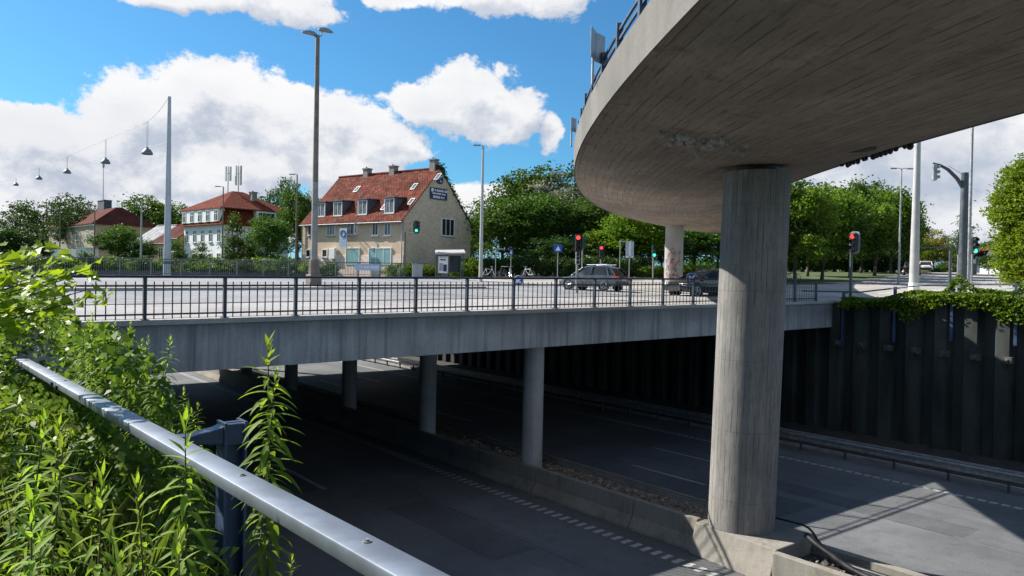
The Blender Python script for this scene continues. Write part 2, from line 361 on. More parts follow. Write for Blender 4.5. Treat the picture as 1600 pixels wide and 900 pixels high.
leaf_mat('leaf_blossom', (0.045, 0.080, 0.03), (0.55, 0.55, 0.50), 0.2)
leaf_mat('leaf_yellow', (0.17, 0.17, 0.025), (0.26, 0.24, 0.045), 0.40)
leaf_mat('goldenrod', (0.105, 0.200, 0.022), (0.215, 0.335, 0.044), 0.52, 0.60, 3.0)
leaf_mat('goldenrod_tip', (0.190, 0.310, 0.035), (0.270, 0.395, 0.055), 0.55, 0.60, 3.0)
leaf_mat('hornbeam', (0.105, 0.190, 0.012), (0.220, 0.320, 0.026), 0.42)
leaf_mat('maple', (0.190, 0.320, 0.020), (0.320, 0.440, 0.036), 0.50, 0.42, 2.0)
leaf_mat('bramble', (0.080, 0.145, 0.022), (0.170, 0.230, 0.050), 0.42, 0.45, 2.0)
leaf_mat('under_leaf', (0.045, 0.100, 0.020), (0.120, 0.200, 0.036), 0.35, 0.5, 2.5)
leaf_mat('ivy_leaf', (0.070, 0.145, 0.012), (0.180, 0.280, 0.024), 0.35, 0.4, 0.8)
leaf_mat('grass_blade', (0.070, 0.130, 0.022), (0.190, 0.230, 0.070), 0.40, 0.5, 2.0)
leaf_mat('weed_leaf', (0.110, 0.200, 0.024), (0.230, 0.330, 0.055), 0.42, 0.45, 3.0); leaf_mat('dry_leaf', (0.20, 0.15, 0.07), (0.32, 0.26, 0.14), 0.3)
glow('red_light', (1.0, 0.06, 0.05), 1.0); glow('green_light', (0.05, 0.85, 0.55), 1.1); glow('soft_red', (0.9, 0.10, 0.08), 0.9)

# ------------------------------------------------------------------ mesh builder and tagging
class MB:
    def __init__(s): s.v = []; s.f = []; s.mi = []; s.uv = []; s.cur = 0
    def add(s, vs, fs, uvs=None):
        b = len(s.v); s.v.extend([tuple(x) for x in vs])
        for k, f in enumerate(fs):
            s.f.append([b + i for i in f]); s.mi.append(s.cur)
            s.uv.append(uvs[k] if uvs else None)
    def box(s, c, d, ax=None):
        c = Vector(c); X_, Y_, Z_ = ax or (Vector((1, 0, 0)), Vector((0, 1, 0)), UP3)
        vs = []
        for k in (-1, 1):
            for j in (-1, 1):
                for i in (-1, 1): vs.append(c + X_ * (i * d[0] / 2) + Y_ * (j * d[1] / 2) + Z_ * (k * d[2] / 2))
        s.add(vs, [(0, 2, 3, 1), (4, 5, 7, 6), (0, 1, 5, 4), (2, 6, 7, 3), (0, 4, 6, 2), (1, 3, 7, 5)])
    def tube(s, p0, p1, r0, r1=None, n=8, cap=True):
        p0, p1 = Vector(p0), Vector(p1); r1 = r0 if r1 is None else r1
        d = (p1 - p0); d.normalize() if d.length > 1e-9 else None
        a = d.cross(UP3) if abs(d.z) < 0.95 else d.cross(Vector((1, 0, 0))); a.normalize(); b = d.cross(a)
        vs = []
        for p, r in ((p0, r0), (p1, r1)):
            for i in range(n):
                t = 2 * math.pi * i / n; vs.append(p + a * (r * math.cos(t)) + b * (r * math.sin(t)))
        fs = [(i, n + i, n + (i + 1) % n, (i + 1) % n) for i in range(n)]
        if cap: fs += [tuple(range(n)), tuple(range(2 * n - 1, n - 1, -1))]
        s.add(vs, fs)
    def path(s, pts, rad, n=6, cap=True):
        for i in range(len(pts) - 1):
            r0 = rad[i] if isinstance(rad, (list, tuple)) else rad; r1 = rad[i + 1] if isinstance(rad, (list, tuple)) else rad
            s.tube(pts[i], pts[i + 1], r0, r1, n, cap)
    def prism(s, poly, vec):
        n = len(poly); vec = Vector(vec); a = [Vector(p) for p in poly]
        s.add(a + [p + vec for p in a], [tuple(range(n))[::-1], tuple(range(n, 2 * n))] + [(i, (i + 1) % n, n + (i + 1) % n, n + i) for i in range(n)])
    def loft(s, rings, closed=True, cap=True, uvs=None):
        n = len(rings[0]); vs = [p for r in rings for p in r]; fs = []; us = [] if uvs else None
        for k in range(len(rings) - 1):
            for i in range(n if closed else n - 1):
                j = (i + 1) % n; fs.append((k * n + i, k * n + j, (k + 1) * n + j, (k + 1) * n + i))
                if uvs:
                    U = uvs; us.append([U(k, i), U(k, i + 1), U(k + 1, i + 1), U(k + 1, i)])
        if cap and closed:
            fs += [tuple(range(n))[::-1], tuple(range((len(rings) - 1) * n, len(rings) * n))]
            if uvs: us += [None, None]
        s.add(vs, fs, us)
    def sphere(s, c, r, n=8, m=6, sq=(1, 1, 1)):
        c = Vector(c); rings = []
        for k in range(m + 1):
            t = math.pi * (k / m) * 0.998 + 0.003
            rings.append([c + Vector((math.sin(t) * math.cos(2 * math.pi * i / n) * r * sq[0], math.sin(t) * math.sin(2 * math.pi * i / n) * r * sq[1], -math.cos(t) * r * sq[2])) for i in range(n)])
        s.loft(rings)
    def ring(s, c, r, t, axis, n=20, m=6):            # torus
        axis = Vector(axis).normalized(); a = axis.orthogonal().normalized(); b = axis.cross(a); c = Vector(c); rings = []
        for i in range(n + 1):
            th = 2 * math.pi * i / n; o = a * math.cos(th) + b * math.sin(th)
            rings.append([c + o * (r + t * math.cos(2 * math.pi * k / m)) + axis * (t * math.sin(2 * math.pi * k / m)) for k in range(m)])
        s.loft(rings, True, False)
    def disc(s, c, r, axis, th=0.02, n=20): s.tube(Vector(c) - Vector(axis).normalized() * th / 2, Vector(c) + Vector(axis).normalized() * th / 2, r, r, n)
    def build(s, name, mat, parent=None, loc=None, smooth=False, fix=True):
        me = bpy.data.meshes.new(name); loc = Vector(loc) if loc is not None else None
        vs = [tuple(Vector(v) - loc) for v in s.v] if loc is not None else s.v
        me.from_pydata(vs, [], s.f)
        for mm in (mat if isinstance(mat, (list, tuple)) else [mat]): me.materials.append(MATS[mm])
        if any(s.mi): me.polygons.foreach_set('material_index', s.mi)
        if any(u is not None for u in s.uv):
            ul = me.uv_layers.new(name='UVMap')
            for p, u in zip(me.polygons, s.uv):
                if u is not None:
                    for k, li in enumerate(p.loop_indices): ul.data[li].uv = u[k]
        if smooth: me.polygons.foreach_set('use_smooth', [True] * len(me.polygons))
        me.update()
        if fix and len(s.f) < 60000:
            import bmesh
            bm = bmesh.new(); bm.from_mesh(me); bmesh.ops.recalc_face_normals(bm, faces=bm.faces); bm.to_mesh(me); bm.free()
        if smooth and smooth != 'all':
            try: me.set_sharp_from_angle(angle=R(38))
            except Exception: pass
        o = bpy.data.objects.new(name, me); COL.objects.link(o)
        if parent: o.parent = parent
        if loc is not None: o.location = loc
        return o
def tag(o, label, cat, group=None, kind=None):
    if label: o['label'] = label
    if cat: o['category'] = cat
    if group: o['group'] = group
    if kind: o['kind'] = kind
    return o
def structure(o): o['kind'] = 'structure'; return o
def thing(name, label, cat, loc, rz=0.0, group=None):
    o = bpy.data.objects.new(name, None); COL.objects.link(o); o.empty_display_size = 0.3
    o.location = loc; o.rotation_euler = (0, 0, rz); return tag(o, label, cat, group)
def copy_tree(o, parent=None):
    c = o.copy(); COL.objects.link(c)
    if parent: c.parent = parent
    for ch in KIDS.get(o.name, None) or [k for k in o.children]: copy_tree(ch, c)
    return c
KIDS = {}
def bevel(o, w=0.01, seg=2):
    m = o.modifiers.new('bevel', 'BEVEL'); m.width = w; m.segments = seg; m.limit_method = 'ANGLE'; m.angle_limit = R(40); return o
# ------------------------------------------------------------------ ground, roads, trench
U0, U1, V0, V1, VT = 1.1, 36.0, 19.5, 58.0, 72.0      # trench sides, bridge edges, end of the open cutting
ZM = -6.0
def grid(name, us, vs, mat, dz=0.0, skip=None, zf=None):
    mb = MB(); zf = zf or G; n = len(vs)
    mb.v = [tuple(W(u, v, zf(u, v) + dz)) for u in us for v in vs]
    for i in range(len(us) - 1):
        for j in range(n - 1):
            if skip and skip((us[i] + us[i + 1]) / 2, (vs[j] + vs[j + 1]) / 2): continue
            mb.f.append([i * n + j, (i + 1) * n + j, (i + 1) * n + j + 1, i * n + j + 1]); mb.mi.append(0); mb.uv.append(None)
    return structure(mb.build(name, mat, fix=False, smooth='all'))
def frange(a, b, st):
    n = max(1, round((b - a) / st)); return [a + (b - a) * i / n for i in range(n + 1)]
us = [-900, -400, -200, -120, -80] + frange(-55, -5, 5) + frange(-4, 1.1, 0.85)[0:] + [10, 20, 30] + frange(36, 60, 1.5) + frange(64, 140, 4) + [160, 200, 300, 500, 900]
vs = [-600, -200, -100, -60] + frange(-40, 7, 3)[:-1] + frange(7, 26, 1) + frange(28, 72, 2)[:] + frange(76, 120, 4)[:] + [140, 180, 260, 400, 700, 1200]
grid('ground', us, vs, 'grass_ground', 0, lambda u, v: U0 < u < U1 and -60 < v < VT)
# soil under the plants by the hand rail
grid('soil_strip', frange(-4, 1.1, 0.85), frange(-3, 16, 1), 'soil', 0.02)

grid('motorway', [U0 - 0.3, 16.6, 18.7, 31.4], [-60, -20, 0, 20, 40, VT + 3], 'motorway', zf=lambda u, v: ZM)
grid('verge', [31.4, 36.6], [-60, 0, 40, VT + 3], 'verge_soil', zf=lambda u, v: ZM + 0.10)
mb = MB(); mb.box(W(31.4, 6, ZM + 0.05), (0.14, 132, 0.14), (BX, MX, UP3)); structure(mb.build('verge_kerb', 'kerb'))
# painted lines on the motorway
mk = MB()
def mquad(u0, u1, v0, v1, z=ZM + 0.004): mk.add([W(u0, v0, z), W(u1, v0, z), W(u1, v1, z), W(u0, v1, z)], [(0, 1, 2, 3)])
for k in range(-60, 230):                            # rumble blocks beside the median, and along the right edge line
    v = 0.36 * k
    mquad(15.72, 16.10, v, v + 0.17)
    mquad(19.20, 19.48, v, v + 0.17)
for k in range(-110, 200): mquad(28.84, 29.06, 0.36 * k, 0.36 * k + 0.25)
for k in range(-3, 6):
    mquad(22.58, 22.72, 16.9 + 14.2 * k, 20.4 + 14.2 * k)
    mquad(25.70, 25.84, 31.9 + 14.2 * k, 36.2 + 14.2 * k); mquad(11.30, 11.46, 24.0 + 14.2 * k, 28.0 + 14.2 * k); mquad(7.3, 7.45, 24.0 + 14.2 * k, 28.0 + 14.2 * k)
mquad(3.6, 3.78, -40, VT)
structure(mk.build('motorway_marking', 'dull_mark', fix=False))
mk = MB(); rs_ = random.Random(12)
for u in (20.9, 24.1, 27.3, 13.6, 8.9):              # paving seams sealed with bitumen
    for k in range(-3, 16): mquad(u + rs_.uniform(-.03, .03), u + .022 + rs_.uniform(-.01, .02), 4.6 * k, 4.6 * k + rs_.uniform(2.5, 4.6), ZM + 0.003)
structure(mk.build('road_seam', 'seam_tar', fix=False))
mk = MB()
for (u0, u1, v0, v1) in ((21.0, 23.6, 13.2, 15.0), (24.2, 25.4, 9.0, 16.5), (19.6, 20.7, 14.5, 19.5), (12.0, 13.5, 15.5, 21), (9.2, 11.2, 24, 26.5)): mquad(u0, u1, v0, v1, ZM + 0.002)
asphalt('patched_asphalt', (0.110, 0.115, 0.12), crack=0.0)
structure(mk.build('road_patch', 'patched_asphalt', fix=False))

# street level: the road carried by the bridge and the junction beyond it
def strip(name, u0, u1, v0, v1, mat, dz, st=2.0): return grid(name, sorted(set(frange(u0, u1, st) + [x for x in (36.0,) if u0 < x < u1])), frange(v0, v1, st / 2), mat, dz)
strip('near_footway', U0, U1, 20.0, 25.4, 'footway', 0.10)
strip('bridge_road', U0 - 40, U1, 25.4, 36.2, 'deck_road', 0.0)
strip('median_paving', U0 - 40, 28, 36.2, 39.6, 'paving', 0.12)
strip('median_road', 28, U1, 36.2, 39.6, 'deck_road', 0.0)
strip('far_road', U0 - 40, U1, 39.6, 53.5, 'deck_road', 0.0)
strip('far_footway', U0 - 40, U1, 53.5, 57.9, 'footway', 0.10)
strip('left_footway', U0 - 40, U0, 19.0, 25.4, 'footway', 0.10)
jn = lambda u, v: not (15.0 + 0.10 * (u - 36) < v < 57 + 0.05 * (u - 36)) or (u > 58 and v > 30 + 0.27 * (u - 58)) or (36 < u < 38.6 and v < 19) or (u > 60 and v < 6)
grid('junction', frange(36, 60, 1.5) + frange(64, 140, 4) + [160, 200], frange(7, 26, 1) + frange(28, 72, 2), 'junction', 0.03,
     lambda u, v: v > 60 or (u > 56 and v > 32 + 0.27 * (u - 56)) or (u < 39.5 and v < 18.6) or (u < 39 and v > 57))
kb = MB()
for v, w in ((25.4, 0.16), (36.2, 0.16), (39.6, 0.16), (53.5, 0.16)):
    for k in range(-38, 34, 4):
        u1_ = min(U1, U0 + k + 4); u0_ = U0 + k
        if u1_ <= u0_ or (v in (36.2, 39.6) and u0_ > 27): continue
        a, b = W(u0_, v, G(u0_, v)), W(u1_, v, G(u1_, v)); d = (b - a)
        kb.box((a + b) / 2 + Vector((0, 0, 0.03)), (d.length, w, 0.20), (d.normalized(), MX, UP3))
structure(kb.build('kerb', 'kerb'))
mk = MB()
def rquad(u0, u1, v0, v1, dz=0.012):
    p = [(u0, v0), (u1, v0), (u1, v1), (u0, v1)]; mk.add([W(u, v, G(u, v) + dz) for u, v in p], [(0, 1, 2, 3)])
for v in (28.7, 32.3, 43.0, 46.5, 50.0):
    for k in range(-10, 12):
        rquad(3.0 * k, 3.0 * k + 1.6, v, v + 0.12)
for k in range(-10, 12): rquad(3.0 * k, 3.0 * k + 3.0, 25.75, 25.87); 
for k in range(8): rquad(33.6, 35.6, 26.2 + 1.2 * k, 26.7 + 1.2 * k)
structure(mk.build('road_marking', 'white_mark', fix=False))
mk = MB()
for k in range(14): rquad(46 + k * 1.5, 46.7 + k * 1.5, 19.6 + 0.1 * k, 22.4 + 0.1 * k, 0.045)
for k in range(7): rquad(60 + 8 * k, 63.5 + 8 * k, 21.5 + 2.1 * k, 21.7 + 2.1 * k, 0.045); rquad(60 + 8 * k, 64 + 8 * k, 26.5 + 2.2 * k, 26.7 + 2.2 * k, 0.045)
structure(mk.build('junction_marking', 'white_mark', fix=False))

def wb(mbx, name, mat, parent, smooth=False, fix=True):
    """a mesh drawn in world coordinates that becomes a child of an unturned thing"""
    o = mbx.build(name, mat, parent, parent.location, smooth, fix); o.location = (0, 0, 0); return o

# ------------------------------------------------------------------ sheet-pile walls
def sheet_pile(name, u, v0, v1, z0, ztop, face, mat='sheet_pile'):
    """trapezoid corrugation, one pair of piles each 1.22 m; face = +1 looks along +u"""
    mb = MB(); per = 1.22; prof = [(0.0, -0.2), (0.40, -0.2), (0.56, 0.2), (1.06, 0.2)]
    pts = []; v = v0
    while v < v1:
        for a, b in prof: pts.append((u + b * face, v + a))
        v += per
    bot = [W(a, b, z0) for a, b in pts]; top = [W(a, b, ztop(b)) for a, b in pts]
    back = 0.55 * face
    n = len(pts); mb.add(bot + top + [W(u - back, b, ztop(b)) for a, b in pts], [(i, i + 1, n + i + 1, n + i) for i in range(n - 1)] + [(n + i, n + i + 1, 2 * n + i + 1, 2 * n + i) for i in range(n - 1)])
    o = mb.build(name, mat, fix=False); return o
wall_top = lambda v: G(36.2, v) + 0.02
rw = thing('retaining_wall', 'dark corrugated sheet pile wall beyond the motorway, hung with ivy', 'retaining wall', (0, 0, 0))
o = sheet_pile('piling', 36.1, -40, VT, ZM - 0.3, wall_top, -1); o.parent = rw
cp = MB()
for v in frange(-40, 18, 2): cp.box(W(36.35, v + 1, wall_top(v + 1) + 0.03), (0.72, 2.0, 0.14), (BX, MX, UP3))
wb(cp, 'capping', 'coping', rw)
v = -8.54
while v < 19.2:                                      # anchor heads on the wall
    a = MB(); z = -1.95 + 0.02 * v; a.box(W(35.78, v + 0.81, z), (0.22, 0.34, 0.26), (BX, MX, UP3)); a.tube(W(35.68, v + 0.81, z), W(35.56, v + 0.81, z - 0.04), 0.07, 0.05)
    wb(a, 'anchor_head', 'anchor_steel', rw); v += 1.22
lw = thing('retaining_wall', 'dark sheet pile wall below the hand rail at the left of the motorway', 'retaining wall', (0, 0, 0))
o = sheet_pile('piling', 0.95, -40, VT, ZM - 0.3, lambda v: G(0.9, v) - 0.03, 1); o.parent = lw
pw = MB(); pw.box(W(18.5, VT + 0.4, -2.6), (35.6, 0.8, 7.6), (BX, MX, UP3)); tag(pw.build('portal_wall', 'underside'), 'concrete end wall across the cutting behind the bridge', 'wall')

# ------------------------------------------------------------------ the road bridge
bridge = thing('road_bridge', 'grey concrete road bridge over the dark motorway', 'bridge', W(U0, V0, 0))
def along(mbx, v, w, ztop, zbot, ua=U0 - 1.5, ub=U1 + 0.25, st=3.0):
    Vg = V0 if v < 40 else V1
    mbx.loft([[W(u, v, G(u, Vg) + zbot), W(u, v + w, G(u, Vg) + zbot), W(u, v + w, G(u, Vg) + ztop), W(u, v, G(u, Vg) + ztop)] for u in frange(ua, ub, st)])
g = MB(); along(g, V0, 0.45, -0.02, -1.19); wb(g, 'girder', 'girder', bridge)
g = MB(); along(g, V0 - 0.06, 0.62, 0.10, -0.02); wb(g, 'coping', 'coping', bridge)
g = MB(); along(g, V1 - 0.45, 0.45, 0.10, -1.1); wb(g, 'girder', 'girder', bridge)
sl = MB(); ul = frange(U0 - 1.5, U1 + 0.2, 6); vsl = [V0 + 0.46, 25, 36, 46, 52, V1 - 0.46]
for ua, ub in zip(ul[:-1], ul[1:]):
    for va, vb in zip(vsl[:-1], vsl[1:]):
        c4 = [(ua, va), (ub, va), (ub, vb), (ua, vb)]
        sl.add([W(u, v, G(u, v) - 0.03) for u, v in c4] + [W(u, v, G(u, v) - 1.0) for u, v in c4], [(3, 2, 1, 0), (4, 5, 6, 7)])
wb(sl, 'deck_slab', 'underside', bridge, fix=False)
def round_column(c0, zt, rr, n=32, segs=(0, 0.5, 1), flare=0.0):
    m = MB(); zs = [c0.z + (zt - c0.z) * t for t in segs]
    m.loft([[Vector((c0.x + rr * math.cos(2 * math.pi * k / n), c0.y + rr * math.sin(2 * math.pi * k / n), z)) for k in range(n)] for z in zs],
           uvs=lambda a, b: (zs[a], rr * 2 * math.pi * b / n))
    if flare: m.v = [(x + flare * (z - c0.z), y, z) for x, y, z in m.v]
    return m
for i, v in enumerate((20.4, 27.2, 34.3, 41.4, 48.5, 55.6)):
    zt = (G(17, V0) - 1.10) if i == 0 else G(17, v) - 0.98
    wb(round_column(W(17.45, v, ZM + 0.2), zt, 0.36), 'column', 'thin_column', bridge, smooth=True)

# railing along the near edge of the bridge: posts, top rail, and a welded panel of bars in each bay
railing = thing('bridge_railing', 'dark blue steel railing along the near edge of the road bridge', 'railing', W(U0, V0, 0))
BAY, VR = 1.87, V0 + 0.12
zr = lambda u: G(u, V0) + 0.10
upost = []; u = 4.62 - 4 * BAY
while u < U1 + 0.4: upost.append(u); u += BAY
def sub_bar(mbx, ua, ub, z, w, h, v=VR, zf=zr):
    a, b = W(ua, v, zf(ua) + z), W(ub, v, zf(ub) + z); d = (b - a); L = d.length; d.normalize(); mbx.box((a + b) / 2, (L, w, h), (d, MX, d.cross(MX)))
tr = MB(); n_ = 14; ulist = frange(upost[0] - 0.1, upost[-1] + 0.1, 4.0)
def rail_ring(u, v, z, w, h): return [W(u, v + w / 2 * math.cos(t) , z + h / 2 * math.sin(t)) for t in [2 * math.pi * k / n_ for k in range(n_)]]
tr.loft([rail_ring(u, VR, zr(u) + 1.03, 0.11, 0.07) for u in ulist]); wb(tr, 'top_rail', 'rail_paint', railing, smooth=True)
post_me = bar_me = None; nbar = 0; rest = MB()
for i, u in enumerate(upost):
    if post_me is None:
        m = MB(); m.box((0, 0, 0.50), (0.075, 0.10, 1.02)); m.box((0, 0, 0.008), (0.16, 0.20, 0.016)); o = m.build('post', 'rail_paint', railing); post_me = o.data
    else: o = bpy.data.objects.new('post', post_me); COL.objects.link(o); o.parent = railing
    o.location = W(u, VR, zr(u)) - railing.location; o.rotation_euler = (0, 0, TH)
    if i == len(upost) - 1: break
    m = MB(); sub_bar(m, u + 0.04, u + BAY - 0.04, 0.81, 0.03, 0.042); sub_bar(m, u + 0.04, u + BAY - 0.04, 0.13, 0.03, 0.042)
    panel = wb(m, 'rail_panel', 'rail_paint', railing)
    for k in range(1, 9):
        ub = u + BAY * k / 9
        if nbar < 100 and u > 2.0 and i % 1 == 0:
            if bar_me is None:
                b = MB(); b.box((0, 0, 0.465), (0.026, 0.016, 0.90)); o = b.build('baluster', 'rail_paint', panel); bar_me = o.data
            else: o = bpy.data.objects.new('baluster', bar_me); COL.objects.link(o); o.parent = panel
            o.location = W(ub, VR, zr(ub)) - railing.location; o.rotation_euler = (0, 0, TH); nbar += 1
        else: rest.box(W(ub, VR, zr(ub) + 0.465), (0.020, 0.012, 0.90), (BX, MX, UP3))
o = wb(rest, 'baluster', 'rail_paint', railing); o['kind'] = 'stuff'

# railing on the far edge
frail = thing('bridge_railing', 'grey green railing along the far edge of the bridge in front of the bushes', 'railing', W(-30, V1 - 0.3, 0))
VF = V1 - 0.25; zf2 = lambda u: G(u, V1) + 0.10
ul = frange(-42, 37, 4); m = MB(); m.loft([rail_ring(u, VF, zf2(u) + 1.14, 0.10, 0.08) for u in ul]); wb(m, 'top_rail', 'far_rail_paint', frail)
u = -42.0; pm = None; fp = None
while u < 37:
    if pm is None:
        b = MB(); b.box((0, 0, 0.57), (0.09, 0.09, 1.14)); o = b.build('post', 'far_rail_paint', frail); pm = o.data
        b = MB()
        for k in range(1, 14): b.box((2.0 * k / 14, 0, 0.58), (0.028, 0.018, 0.92))
        b.box((1, 0, 0.13), (1.92, 0.03, 0.05)); b.box((1, 0, 1.02), (1.92, 0.03, 0.04)); q = b.build('rail_panel', 'far_rail_paint', frail); fp = q.data
    else:
        o = bpy.data.objects.new('post', pm); q = bpy.data.objects.new('rail_panel', fp)
        for x in (o, q): COL.objects.link(x); x.parent = frail
    for x in (o, q): x.location = W(u, VF, zf2(u)) - frail.location; x.rotation_euler = (0, 0, TH)
    u += 2.0

# ------------------------------------------------------------------ motorway median: concrete barriers, fill, cables
def barrier_run(va, vb, label, dark=False):
    prof = [(16.72, ZM), (16.74, ZM + 0.08), (16.92, ZM + 0.36), (16.98, ZM + 0.84), (17.16, ZM + 0.84), (17.2, ZM)]
    m = MB(); m.loft([[W(u, v, z) for u, z in prof] for v in (va + 0.012, vb - 0.012)])
    o = m.build('concrete_barrier', 'barrier', loc=W(17, va, ZM)); bevel(o, 0.015); return tag(o, label, 'barrier', 'concrete barrier blocks along the median')
edges = [12.9 + 0.0, 15.2, 19.6, 24.2, 28.8, 33.4, 38, 42.6, 47.2, 51.8, 56.4, 61, 65.6, 70.2]
for i, (a, b) in enumerate(zip(edges[:-1], edges[1:])):
    lab = ['short concrete barrier block ending beside the plinth of the big column', 'concrete barrier block next to the short end block, in front of gravel', 'concrete barrier block at the foot of the nearest thin bridge column',
           'dark concrete barrier block between the two nearest thin columns'][i] if i < 4 else 'concrete barrier block deep in the shade under the bridge'
    barrier_run(a, b, lab)
m = MB(); m.add([W(16.40, 10.35, ZM), W(18.75, 10.35, ZM), W(18.75, 12.88, ZM), W(16.60, 12.88, ZM), W(16.72, 10.35, ZM + 0.80), W(18.60, 10.35, ZM + 0.80), W(18.60, 12.88, ZM + 0.80), W(16.86, 12.88, ZM + 0.80)],
      [(3, 2, 1, 0), (4, 5, 6, 7), (0, 1, 5, 4), (1, 2, 6, 5), (2, 3, 7, 6), (3, 0, 4, 7)])
o = m.build('column_plinth', 'plinth', loc=W(17.6, 12, ZM)); bevel(o, 0.03); tag(o, 'pale sunlit concrete plinth under the big round column', 'plinth')
def low_wall(u, va, vb, h, w, label):
    m = MB(); m.box(W(u, (va + vb) / 2, ZM + h / 2), (w, vb - va, h), (BX, MX, UP3)); o = m.build('trough_wall', 'plinth', loc=W(u, va, ZM)); bevel(o, 0.015); tag(o, label, 'low wall')
low_wall(16.62, -6, 10.33, 0.78, 0.22, 'pale concrete trough wall nearest the left carriageway beside the cables')
low_wall(18.45, -6, 10.33, 0.62, 0.26, 'weathered concrete trough wall along the sunlit lane beside the cables')
m = MB(); m.box(W(17.55, 2.2, ZM + 0.20), (1.6, 16.2, 0.40), (BX, MX, UP3)); structure(m.build('trough_floor', 'soil'))
def debris(u0, u1, v0, v1, z, n, seed):
    r = random.Random(seed); m = MB()
    for i in range(n):
        u, v = r.uniform(u0, u1), r.uniform(v0, v1); s = r.uniform(0.02, 0.075) * (1.6 if r.random() < 0.1 else 1)
        a = r.uniform(0, 6.28); X_ = Vector((math.cos(a), math.sin(a), r.uniform(-.3, .3))); Y_ = X_.orthogonal().normalized(); m.cur = 0 if r.random() < 0.6 else 1
        m.box(W(u, v, z + s * 0.3), (s * r.uniform(.6, 1.4), s, s * r.uniform(.3, .8)), (X_.normalized(), Y_, X_.normalized().cross(Y_)))
    return m
fl = MB(); rr_ = random.Random(3); uu_ = frange(17.18, 18.55, 0.2); vv_ = frange(12.9, 71, 0.4)
fl.v = [tuple(W(u, v, ZM + 0.60 + rr_.uniform(-.035, .035))) for u in uu_ for v in vv_]; n2 = len(vv_)
for i in range(len(uu_) - 1):
    for j in range(n2 - 1): fl.f.append([i * n2 + j, (i + 1) * n2 + j, (i + 1) * n2 + j + 1, i * n2 + j + 1]); fl.mi.append(0); fl.uv.append(None)
structure(fl.build('median_fill', 'verge_gravel', fix=False, smooth='all'))
tag(debris(17.2, 18.4, 12.9, 26, ZM + 0.62, 900, 5).build('rubble', ['verge_gravel', 'plinth']), 'loose stones and rubble on the gravel of the median', 'rubble', kind='stuff')
tag(debris(17.0, 18.2, 2, 10.2, ZM + 0.41, 420, 6).build('rubble', ['plinth', 'soil']), 'crumbs of concrete lying in the cable trough', 'rubble', kind='stuff')
m = MB()
for v in frange(12.9, 70, 1.0)[:-1]: m.box(W(18.68, v + 0.5, ZM + 0.33), (0.12, 0.985, 0.66), (BX, MX, UP3))
for z in (0.72, 0.80): m.box(W(18.68, 41.4, ZM + z), (0.05, 57, 0.035), (BX, MX, UP3))
o = m.build('kerb_wall', 'barrier', loc=W(18.68, 12.9, ZM)); tag(o, 'low dark kerb wall on the right side of the median gravel', 'low wall')
def cable(pts, r, mat, label, name='cable', ridged=False, group=None):
    pts = [Vector(p) for p in pts]; sm = []
    for i in range(len(pts) - 1):                    # Catmull-Rom
        p0, p1, p2, p3 = pts[max(0, i - 1)], pts[i], pts[i + 1], pts[min(len(pts) - 1, i + 2)]
        for k in range(12):
            t = k / 12; sm.append(0.5 * ((2 * p1) + (p2 - p0) * t + (2 * p0 - 5 * p1 + 4 * p2 - p3) * t * t + (3 * p1 - p0 - 3 * p2 + p3) * t ** 3))
    sm.append(pts[-1])
    if ridged:
        fine = []
        for a, b in zip(sm[:-1], sm[1:]):
            k = max(1, int((b - a).length / 0.022)); fine += [a + (b - a) * (j / k) for j in range(k)]
        sm = fine
    rings = []
    for i, p in enumerate(sm):
        d = (sm[min(i + 1, len(sm) - 1)] - sm[max(i - 1, 0)]).normalized(); a = d.cross(UP3); a = a.normalized() if a.length > 1e-4 else Vector((1, 0, 0)); b = d.cross(a)
        rr = r * (1.0 + (0.13 if i % 2 else -0.05)) if ridged else r
        rings.append([p + a * rr * math.cos(t) + b * rr * math.sin(t) for t in [2 * math.pi * k / 8 for k in range(8)]])
    m = MB(); m.loft(rings); return tag(m.build(name, mat, smooth='all', fix=False, loc=pts[0]), label, 'cable', group)
zz = ZM + 0.17
cable([W(17.75, 10.2, zz + 0.85), W(17.65, 9.6, zz + 0.62), W(17.55, 8.4, zz + 0.34), W(17.4, 5.5, zz + 0.30), W(17.3, 2, zz + 0.3), W(17.3, -4, zz + 0.3)], 0.075, 'black_plastic', 'thick black corrugated conduit lying in the median trough', ridged=True)
cable([W(18.05, 9.4, zz + 0.30), W(17.9, 7.2, zz + 0.36), W(18.0, 4.5, zz + 0.33), W(17.8, 1, zz + 0.33), W(17.8, -4, zz + 0.33)], 0.06, 'black_plastic', 'second black conduit lying close to the far trough wall', ridged=True)
for q in range(4):
    o_ = 0.05 * q
    cable([W(17.05 + o_, 8.6 - 0.3 * q, zz + 0.27), W(17.0 + o_, 7, zz + 0.34 + 0.02 * (q % 2)), W(16.95 + o_, 4, zz + 0.30), W(16.92 + o_, 0, zz + 0.30), W(16.92 + o_, -4, zz + 0.3)], 0.022, 'red_cable', 'red cable in the bundle lying in the median trough', group='bundle of red cables')
cable([W(18.30, 11.9, zz + 0.83), W(18.35, 10.9, zz + 0.86), W(18.1, 10.3, zz + 0.90), W(18.0, 9.9, zz + 0.62), W(17.9, 9.2, zz + 0.36), W(17.85, 8.0, zz + 0.30)], 0.028, 'black_plastic', 'thin black cable hanging over the plinth edge into the trough')

